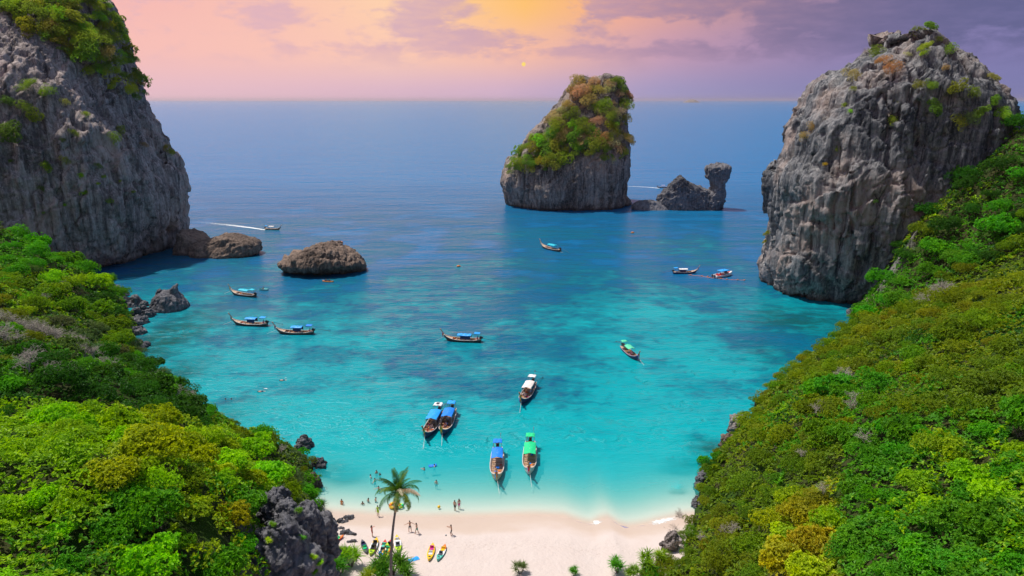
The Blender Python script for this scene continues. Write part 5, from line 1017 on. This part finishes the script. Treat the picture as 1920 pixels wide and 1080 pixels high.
kayak((719, 1056), (727, 1022), 'lime kayak mostly hidden under the red ones by the palm', (LIMEP, YELLOW, LIMEP), (GREYP, GREYP))
kayak((748, 1039), (744, 1007), 'yellow and lime kayak on the open side of the palm trunk', (LIMEP, WHITE, YELLOW), (GREYP, WHITE))
kayak((804, 1054), (812, 1023), 'golden yellow kayak with a pink seat on the open sand', (YELLOW, YELLOW, YELLOW), (WHITE, PINK))
kayak((820, 1054), (835, 1025), 'kayak with orange tip, white middle and teal end on the open sand', (TEAL, WHITE, ORANGE, TEAL), (GREYP, YELLOW))
kayak((616, 1021), (638, 1010), 'red kayak with green seat half hidden behind the dark outcrop', (RED, RED, ORANGE), (GREEN, GREEN))
kw = kayak((625, 529), (605, 528), 'orange kayak with two paddlers under the rounded rock island', (ORANGE, ORANGE, ORANGE), afloat=True, L=4.2)
b = MB(); b.box((0, 0, .02), (1.3, .6, .04)); b.box((.3, .1, .06), (.5, .42, .05), rz=.4); c = sea(776, 1049, 1.0); z = beach_z(c[0], c[1]); c = sea(776, 1049, z); tag(link('beach_towel', b.mesh('beach_towel', SKYB), None, (c[0], c[1], z), (0, 0, .5)), 'light blue towel spread on the sand beyond the screw pine', 'towel')
# dinghy
a = sea(494, 544); o = thing('dinghy', 'little pale turquoise dinghy floating behind the turquoise awning boat', 'boat', (a[0], a[1], 0), R(170)); xs = np.linspace(-1.4, 1.4, 9); w = lambda x: .62 * max(.03, 1 - max(0, x / 1.4) ** 2.2) ** .7 * (1 if x > -1.3 else .9); b = MB()
G = [[(x, -w(x), .42 + .1 * max(0, x)), (x, -w(x) * .75, 0), (x, 0, -.12), (x, w(x) * .75, 0), (x, w(x), .42 + .1 * max(0, x))] for x in xs]; b.sheet(G); b.add(G[0], [(0, 1, 2, 3, 4)]); b.sheet([[(x, w(x) * .92, .41 + .1 * max(0, x)), (x, w(x) * .65, .1), (x, -w(x) * .65, .1), (x, -w(x) * .92, .41 + .1 * max(0, x))] for x in xs]); link('hull', b.mesh('hull', plain((.25, .62, .62), .4, .1)), o)
b = MB(); b.box((0, 0, .3), (.3, 1.05, .05)); link('bench', b.mesh('bench', WHITE), o)

# ------------------------------------------------------------------ people
SKIN = [plain((0.52, 0.28, 0.19), .6, .12), plain((0.62, 0.38, 0.28), .6, .12), plain((0.36, 0.19, 0.12), .6, .12)]; HAIRM = plain((0.025, 0.017, 0.014), .6); HAIRB = plain((0.16, 0.09, 0.05), .6)
def body_mesh(pose):
    """One continuous skinned figure, 1.72 m tall: hips at the origin of the chain, arms and legs by pose."""
    hip = pose.get('hip', .93); lean = pose.get('lean', 0.0); f = pose.get('fwd', 0.0)
    P = []; Rr = []; E = []
    def v(p, r, par=None):
        P.append(p); Rr.append(r if isinstance(r, tuple) else (r, r))
        if par is not None: E.append((par, len(P) - 1))
        return len(P) - 1
    pel = v((0, 0, hip), (.145, .105)); wst = v((f * .15, lean * .2, hip + .17), (.13, .095), pel); ch = v((f * .4, lean * .5, hip + .38), (.155, .105), wst); nk = v((f * .55, lean * .7, hip + .55), .058, ch); hd = v((f * .7, lean * .75, hip + .65), (.082, .092), nk); tp = v((f * .75, lean * .8, hip + .76), (.072, .082), hd)
    v((f * .7 + .10, lean * .75, hip + .66), .018, hd)
    for i, sg in enumerate((1, -1)):
        sh = v((f * .5, sg * .17 + lean * .6, hip + .49), .058, ch); el, wr = pose['arms'][i]
        e = v((el[0], sg * el[1] + lean * .5, hip + el[2]), .042, sh); w = v((wr[0], sg * wr[1] + lean * .5, hip + wr[2]), .030, e)
        d = np.array(P[w]) - np.array(P[e]); d = d / np.linalg.norm(d); s_ = np.cross(d, [0.3, .2, .9]); s_ = s_ / np.linalg.norm(s_); pm = v(tuple(np.array(P[w]) + d * .08), .034, w)
        for q in range(4): v(tuple(np.array(P[pm]) + d * (.08 + .012 * (q in (1, 2))) + s_ * (.018 * (q - 1.5))), .009, pm)
        v(tuple(np.array(P[w]) + d * .07 + s_ * .06), .01, w)
        hpj = v((0, sg * .095, hip - .06), .10, pel); kn, an = pose['legs'][i]; k_ = v((kn[0], sg * kn[1], kn[2]), .062, hpj); a_ = v((an[0], sg * an[1], an[2]), .040, k_); v((an[0] + .16, sg * (an[1] + .02), an[2] - .045), .034, a_)
    me = bpy.data.meshes.new('body'); me.from_pydata(P, E, []); o = bpy.data.objects.new('tmp', me); C.objects.link(o)
    o.modifiers.new('s', 'SKIN'); sv = me.skin_vertices[0].data
    for i, r in enumerate(Rr): sv[i].radius = r
    sv[0].use_root = True; ss = o.modifiers.new('u', 'SUBSURF'); ss.levels = ss.render_levels = 1
    dg = bpy.context.evaluated_depsgraph_get(); dg.update(); out = bpy.data.meshes.new_from_object(o.evaluated_get(dg)); bpy.data.objects.remove(o); out.materials.clear()
    for m_ in (SKIN[0], NAVY, SKIN[0]): out.materials.append(m_)
    for p in out.polygons:
        z = p.center.z - hip; y = abs(p.center.y)
        p.material_index = 1 if -.34 < z < .07 and y < .3 and (abs(p.center.x) < .45) and not (y > .19 and z > -.3 and len([1]) and pose.get('armsdown') and y > .2) else 2 if .07 <= z < .52 and y < .2 + abs(lean) else 0
        p.use_smooth = True
    out.name = 'body'; return out, np.array(P[hd]), np.array(P[tp])
AD = ((.02, .24, .24), (.06, .26, .0)); LS = ((.02, .10, .50), (0, .10, .08))
POSES = {
    'stand': dict(arms=[AD, AD], legs=[LS, LS], armsdown=1), 'arms_out': dict(arms=[((.05, .38, .40), (.1, .58, .30)), ((.05, .38, .38), (.1, .60, .34))], legs=[((.03, .14, .5), (0, .17, .08)), ((.05, .14, .5), (-.05, .17, .08))]),
    'walk': dict(arms=[((-.12, .25, .27), (-.1, .3, .05)), ((.12, .25, .27), (.25, .27, .08))], legs=[((.16, .10, .52), (.18, .11, .08)), ((-.05, .10, .5), (-.3, .11, .12))], fwd=.12, armsdown=1), 'play': dict(arms=[((.20, .25, .50), (.44, .24, .62)), ((.22, .25, .36), (.48, .26, .38))], legs=[((.16, .13, .50), (.02, .14, .08)), ((.12, .12, .48), (-.14, .14, .08))], hip=.88, fwd=.1),
    'phone': dict(arms=[((.12, .24, .30), (.32, .14, .45)), AD], legs=[LS, LS], armsdown=1), 'sit': dict(arms=[((.10, .26, .28), (.32, .22, .18)), ((.10, .26, .28), (.32, .22, .18))], legs=[((.40, .14, .30), (.62, .12, .12)), ((.40, .14, .30), (.62, .12, .12))], hip=.22)}
BODY = {k: body_mesh(p) for k, p in POSES.items()}
def hair_mesh(long):
    b = MB(); b.ball((-.012, 0, .045), (.105, .098, .10), 0, 10, 6)
    if long: b.tube([(-.06, 0, .03), (-.09, 0, -.12), (-.08, 0, -.26)], [.09, .08, .04], 8)
    return b.mesh('hair', HAIRM, smooth=True)
HAIR = {0: hair_mesh(False), 1: hair_mesh(True)}
def person(pose, P, rz, label, skin=0, pants=NAVY, shirt=None, long=0, s=1.0, tilt=None, group=None, hair=None):
    me, hd, tp = BODY[pose]; o = link('person', me, None, P, (tilt[0] if tilt else 0, tilt[1] if tilt else 0, rz), s); paint(o, SKIN[skin], pants, shirt or SKIN[skin]); tag(o, label, 'person', group)
    paint(link('hair', HAIR[long], o, tuple(hd)), hair or HAIRM); return o
def on_sand(px, py):
    c = sea(px, py, .5); z = beach_z(c[0], c[1]); c = sea(px, py, z); return (c[0], c[1], beach_z(c[0], c[1]) - .03)
G1 = 'people on the beach'; G2_ = 'people in the shallow water'
person('phone', on_sand(698, 1006), R(20), 'person in a red top standing on the sand above the kayaks', 1, RED, RED, 1, group=G1)
person('arms_out', on_sand(769, 997), R(-80), 'bare chested person with both arms held out near the water edge', 0, GREYP, group=G1)
person('walk', on_sand(782, 1001), R(150), 'person in teal shorts walking on the sand', 1, plain((.05, .35, .28)), group=G1, s=.97)
person('play', on_sand(847, 1004), R(185), 'person in dark shorts with raised arms playing with a ball', 0, GREYP, group=G1)
person('stand', on_sand(705, 1044), R(200), 'person in dark swimwear standing beside the yellow and lime kayak', 2, BLACK, BLACK, 1, group=G1)
person('stand', on_sand(630, 1041), R(60), 'person in blue shorts standing beside the dark outcrop', 1, BLUE, group=G1)
person('stand', on_sand(853, 957), R(60), 'person in black shorts standing ankle deep with another', 0, BLACK, group=G2_)
person('stand', on_sand(861, 954), R(110), 'person in dark bikini standing ankle deep with another', 0, PINK, SKIN[0], 1, group=G2_)
person('walk', on_sand(709, 968), R(100), 'person in green shirt wading under the palm fronds', 1, LIMEP, LIMEP, group=G2_)
def wader(px, py, sub, label, **k):
    """Someone standing or floating in the water, up to the waist or the neck."""
    c = sea(px, py); return person(k.pop('pose', 'stand'), (c[0], c[1], -sub), R(k.pop('rz', 0)), label, group=G2_, **k)
wader(641, 944, 1.0, 'person in an orange top wading near the headland', shirt=ORANGE, pants=ORANGE, rz=80)
wader(680, 944, 1.35, 'swimmer with only dark head and shoulders out, nearer the headland', skin=2, rz=100)
wader(690, 939, 1.25, 'dark haired swimmer lying beside the head of another bather', skin=2, pose='walk', rz=20)
wader(704, 938, 1.2, 'bather behind the low fronds of the palm', pose='walk', rz=10)
wader(710, 918, 1.1, 'bather with raised arms just behind the palm crown', pose='arms_out', rz=-90, skin=1)
wader(695, 896, 1.1, 'bather in a white shirt in the knot of four swimmers', shirt=WHITE, rz=30)
wader(703, 902, 1.2, 'bather with pale green shirt in the knot of four swimmers', shirt=PALEG, rz=-30, pose='arms_out')
wader(706, 887, 1.2, 'tall dark haired bather in the knot of four swimmers', rz=-60, long=1)
wader(712, 890, 1.35, 'bather with black top leaning away from the knot of swimmers', shirt=BLACK, pose='walk', rz=-50)
wader(796, 881, 1.2, 'swimmer with one arm raised beside the blue float', pose='play', rz=170, skin=1)
wader(818, 907, 1.05, 'lone bather standing chest deep between palm and boats', rz=90, skin=1)
wader(814, 875, 1.25, 'swimmer in white stretched beside a blue float', shirt=WHITE, pose='walk', rz=0)
wader(741, 951, .62, 'person sitting in the orange swim ring', pose='sit', rz=200, skin=0)
for px, py, lb in [(423, 749, 'dark haired swimmer off the shaded bank, nearer the bank'), (434, 749, 'dark haired swimmer off the shaded bank, nearer the open water')]: wader(px, py, 1.40, lb, skin=2, rz=60)
for px, py, lb in [(500, 733, 'snorkeller lying flat in the water, kicking white splashes'), (540, 712, 'snorkeller lying flat, farther out than the splashing one')]:
    c = sea(px, py); person('stand', (c[0], c[1], -.05), R(200), lb, 1, NAVY, None, 0, 1.0, (0, R(84)), G2_)
for (px, py, rx) in [(497, 730, .7), (536, 710, .5)]:
    c = sea(px, py); ribbon('splash_foam', [(c[0] - rx, c[1]), (c[0], c[1] + .3), (c[0] + rx, c[1])], [.3, .7, .4], M_FOAM, .08, strong=[.4, 1.0, .5])
c = kw.location; hdg = kw.rotation_euler.z
for x, lb, sh in ((.45, 'paddler in front in the orange kayak by the rock island', GREYP), (-.6, 'paddler behind in the orange kayak by the rock island', BLACK)):
    person('sit', (c[0] + x * 1.1 * math.cos(hdg), c[1] + x * 1.1 * math.sin(hdg), .12), hdg, lb, 2, NAVY, sh)
    tag(link('kayak_paddle', PADDLE, None, (c[0] + (x + .4) * 1.1 * math.cos(hdg), c[1] + (x + .4) * 1.1 * math.sin(hdg), .65), (.35, 0, hdg + 1.4)), 'black double paddle held by the %s paddler of the orange kayak' % ('front' if x > 0 else 'rear'), 'paddle')
c = sea(494, 544); person('sit', (c[0], c[1], .12), R(170), 'person sitting in the little pale turquoise dinghy', 2, NAVY, BLACK)
for i, xs in ((4, [(-4.1, 0)]), (7, [(-4.1, .1), (1.3, -.2)]), (8, [(2.0, .3), (1.2, -.3), (-4.1, 0)]), (9, [(1.9, -.3), (1.4, .4), (2.9, 0)]), (10, [(1.8, .2), (-4.1, .1)]), (2, [(-4.1, 0)]), (3, [(-4.1, 0)])):
    bo = BOATS[i]; what = bo['label'].split(' boat with ')[-1].split(',')[0].split(' moored')[0].split(' alone')[0].split(' and')[0]; what = {2: 'blue awning nearest the dark cove', 3: 'blue awning and orange deck', 4: 'blue awning alone in mid bay'}.get(i, what)
    for k, (x, y) in enumerate(xs):
        M_ = Matrix.Rotation(bo.rotation_euler.z, 3, 'Z') @ (Vector((x, y, .52 if x > -3 else .62)) * bo.scale.x); sh = rng0.choice([RED, WHITE, PINK, ORANGE, YELLOW, NAVY])
        person('sit', bo.location + M_, bo.rotation_euler.z + (0 if x < 0 else rng0.uniform(-1.5, 1.5)), 'person sitting %s of the boat with %s' % ('at the stern' if x < 0 else ['on the bench', 'farther forward', 'on the bow deck'][k], what), k % 3, NAVY, sh, 0, .95, group='people sitting in the boats')
# floats and balls
def ring(name, px, py, r, mats, label, z=0.12, cat='float'):
    b = MB(); n = 20
    for k in range(n):
        a0, a1 = 2 * math.pi * k / n, 2 * math.pi * (k + 1) / n; b.tube([(r * math.cos(a0), r * math.sin(a0), 0), (r * math.cos(a1), r * math.sin(a1), 0)], r * .36, 8, k // 3 % 2, cap=False)
    c = sea(px, py); tag(link(name, b.mesh(name, *mats, smooth=True), None, (c[0], c[1], z)), label, cat)
ring('swim_ring', 740, 949, .62, (YELLOW, ORANGE), 'yellow and orange swim ring floating under the palm crown'); ring('swim_ring', 750, 950, .42, (GREEN, LIMEP), 'green swim ring touching the orange one')
def airbed(px, py, col, label, rz):
    b = MB()
    for k in range(5): b.tube([(-.6, -.26 + .13 * k, .08), (.6, -.26 + .13 * k, .08)], .07, 7)
    b.box((.52, 0, .14), (.24, .58, .12)); c = sea(px, py); tag(link('air_mattress', b.mesh('air_mattress', col, smooth=True), None, (c[0], c[1], 0), (0, 0, rz)), label, 'float')
airbed(811, 874, BLUE, 'deep blue air mattress floating beyond the palm', .3)
b = MB(); b.ball((0, 0, .2), .22, 0, 12, 8); BALL = b.mesh('beach_ball', YELLOW, smooth=True); c = sea(823, 952); tag(link('beach_ball', BALL, None, (c[0], c[1], -.04)), 'yellow ball floating in the shallows', 'ball')
c = on_sand(836, 1004); paint(tag(link('beach_ball', BALL, None, c, None, .55), 'small grey ball on the sand by the playing person', 'ball'), STEEL)

# ------------------------------------------------------------------ palms
def frond_mesh(seed, L=2.6, n=20, droop=1.1, wid=.30):
    rg = random.Random(seed); V = []; F = []; A = []; pts = []; p = np.zeros(3); e = .55
    for k in range(n + 1):
        pts.append(p.copy()); e -= droop * 2.0 / n * (.45 + k / n); p = p + np.array([math.cos(e), 0, math.sin(e)]) * L / n
    for k in range(2, n + 1):
        t = k / n; ln = wid * 1.9 * math.sin(math.pi * min(1, .12 + t * .86)) ** .7; d = pts[k] - pts[k - 1]; d /= np.linalg.norm(d)
        for sg in (-1, 1):
            for h in (0, .5):
                q = pts[k] - d * h * L / n; dr = np.array([d[0] * .55, sg * 1.0, d[2] * .55 - .38 - rg.uniform(0, .3)]); dr /= np.linalg.norm(dr); l_ = ln * rg.uniform(.85, 1.1); w = .023; i = len(V)
                mid = q + dr * l_ * .55; tip = q + dr * l_ + np.array([0, 0, -l_ * .18]); V += [q + d * w, q - d * w, mid - d * w * 1.1, mid + d * w * 1.1, tip, tip]; F += [(i, i + 1, i + 2, i + 3), (i + 3, i + 2, i + 4, i + 5)]; A += [rg.random()] * 2
    i = len(V)
    for k in range(n): 
        a, c_ = pts[k], pts[k + 1]; r = .035 * (1 - k / n) + .008; j = len(V); V += [a + [0, r, 0], a + [0, -r, .0], c_ + [0, -r, 0], c_ + [0, r, 0], a + [0, 0, -r * 1.5], c_ + [0, 0, -r * 1.5]]; F += [(j, j + 1, j + 2, j + 3), (j + 1, j + 4, j + 5, j + 2), (j, j + 3, j + 5, j + 4)]; A += [.9] * 3
    return mesh_np('frond', V, F, False, [M_LEAF], attrs={'leaf': A})
FR = [frond_mesh(s, 2.9, 20, d) for s, d in ((1, .55), (2, .85), (3, 1.15), (4, 1.5))]
def palm(base, top, s, label, nfr, seed, coco=True, r0=.14):
    rg = random.Random(seed); base = np.array(base, float); top = np.array(top, float); d = top - base; o = thing('coconut_palm' if coco else 'small_palm', label, 'palm tree', tuple(base))
    P = [d * t + np.array([-.9, 0, 0]) * math.sin(math.pi * t) * (.35 if coco else .08) + np.array([0, 0, -.6 * (t == 0)]) for t in np.linspace(0, 1, 15)]
    b = MB(); P2 = []; rr = []
    for i, p in enumerate(P):
        P2.append(p); rr.append(r0 * (1.25 - .45 * i / 14) * (1.06 if i % 2 else .97) * (1.4 if i == 0 else 1))
    b.tube(P2, rr, 10); link('trunk', b.mesh('trunk', M_PALMBARK, smooth=True), o)
    for i in range(nfr):
        t = i / nfr; q = link('frond', FR[0] if t < .22 else FR[1] if t < .5 else FR[2] if t < .8 else FR[3], o, tuple(d + np.array([0, 0, .05])), (R(rg.uniform(-8, 8)), R(np.interp(t, [0, .2, .5, .8, 1], [-62, -38, -8, 22, 46]) + rg.uniform(-8, 8)), i * 2.39996 + rg.uniform(-.25, .25)), s * rg.uniform(.85, 1.08) * (.85 if t < .15 else 1))
        dry = coco and (rg.random() < .2 and t > .3); c_ = TINT['dry'] if dry else (.05, .16, .015) if rg.random() < .8 else (.20, .26, .03); q.color = (*[x * rg.uniform(.85, 1.2) * (1.2 if dry else 1) for x in c_], 1)
        if dry: q['label'] = 'dry pinkish brown frond'
    if coco:
        b = MB(); b.ball((0, 0, 0), (.13, .13, .16), 0, 8, 6); cm = b.mesh('coconut', plain((.20, .14, .04), .6), smooth=True)
        for k in range(7): a = k * .9; link('coconut', cm, o, tuple(d + np.array([.2 * math.cos(a), .2 * math.sin(a), -.22 - .08 * (k % 2)])))
tp = at(747, 922, 66.0); bs = at(734, 1100, 66.5); palm((bs[0], bs[1], beach_z(bs[0], bs[1])), tp, 1.12, 'tall coconut palm with slim leaning trunk and partly dry fronds, in front of the beach', 30, 5)
h = spot(H_L, 541, 826)
if h is not None: palm(tuple(h), (h.x + .1, h.y, h.z + 2.6), .42, 'little palm standing alone on the tip of the headland', 14, 6, False, .07)
# bare dead trees leaning out at the edge of the wooded hill
for (px, py, s) in [(1268, 1010, 3.0), (1255, 1035, 1.6)]:
    h = spot(H_R, px, py)
    if h is not None: o = link('dead_tree', None, None, h - Vector((0, 0, .3)), (0, -.25, 0), s); tag(o, 'leafless dead tree reaching over the beach corner' if s > 2 else 'leafless dead sapling above the pale weathered rock', 'tree'); link('branches', BARE[int(s)], o)
# ------------------------------------------------------------------ sea air
m, t, out = new_mat('sea_air'); pv = t.node('ShaderNodeVolumePrincipled'); pv.inputs['Color'].default_value = (1.0, 0.90, 0.96, 1); pv.inputs['Density'].default_value = 0.00002; pv.inputs['Anisotropy'].default_value = 0.55
t.l.new(pv.outputs[0], out.inputs['Volume'])
b = MB(); b.box((0, 29000, 33), (140000, 70000, 210)); tag(link('haze', b.mesh('haze', m)), kind='stuff')
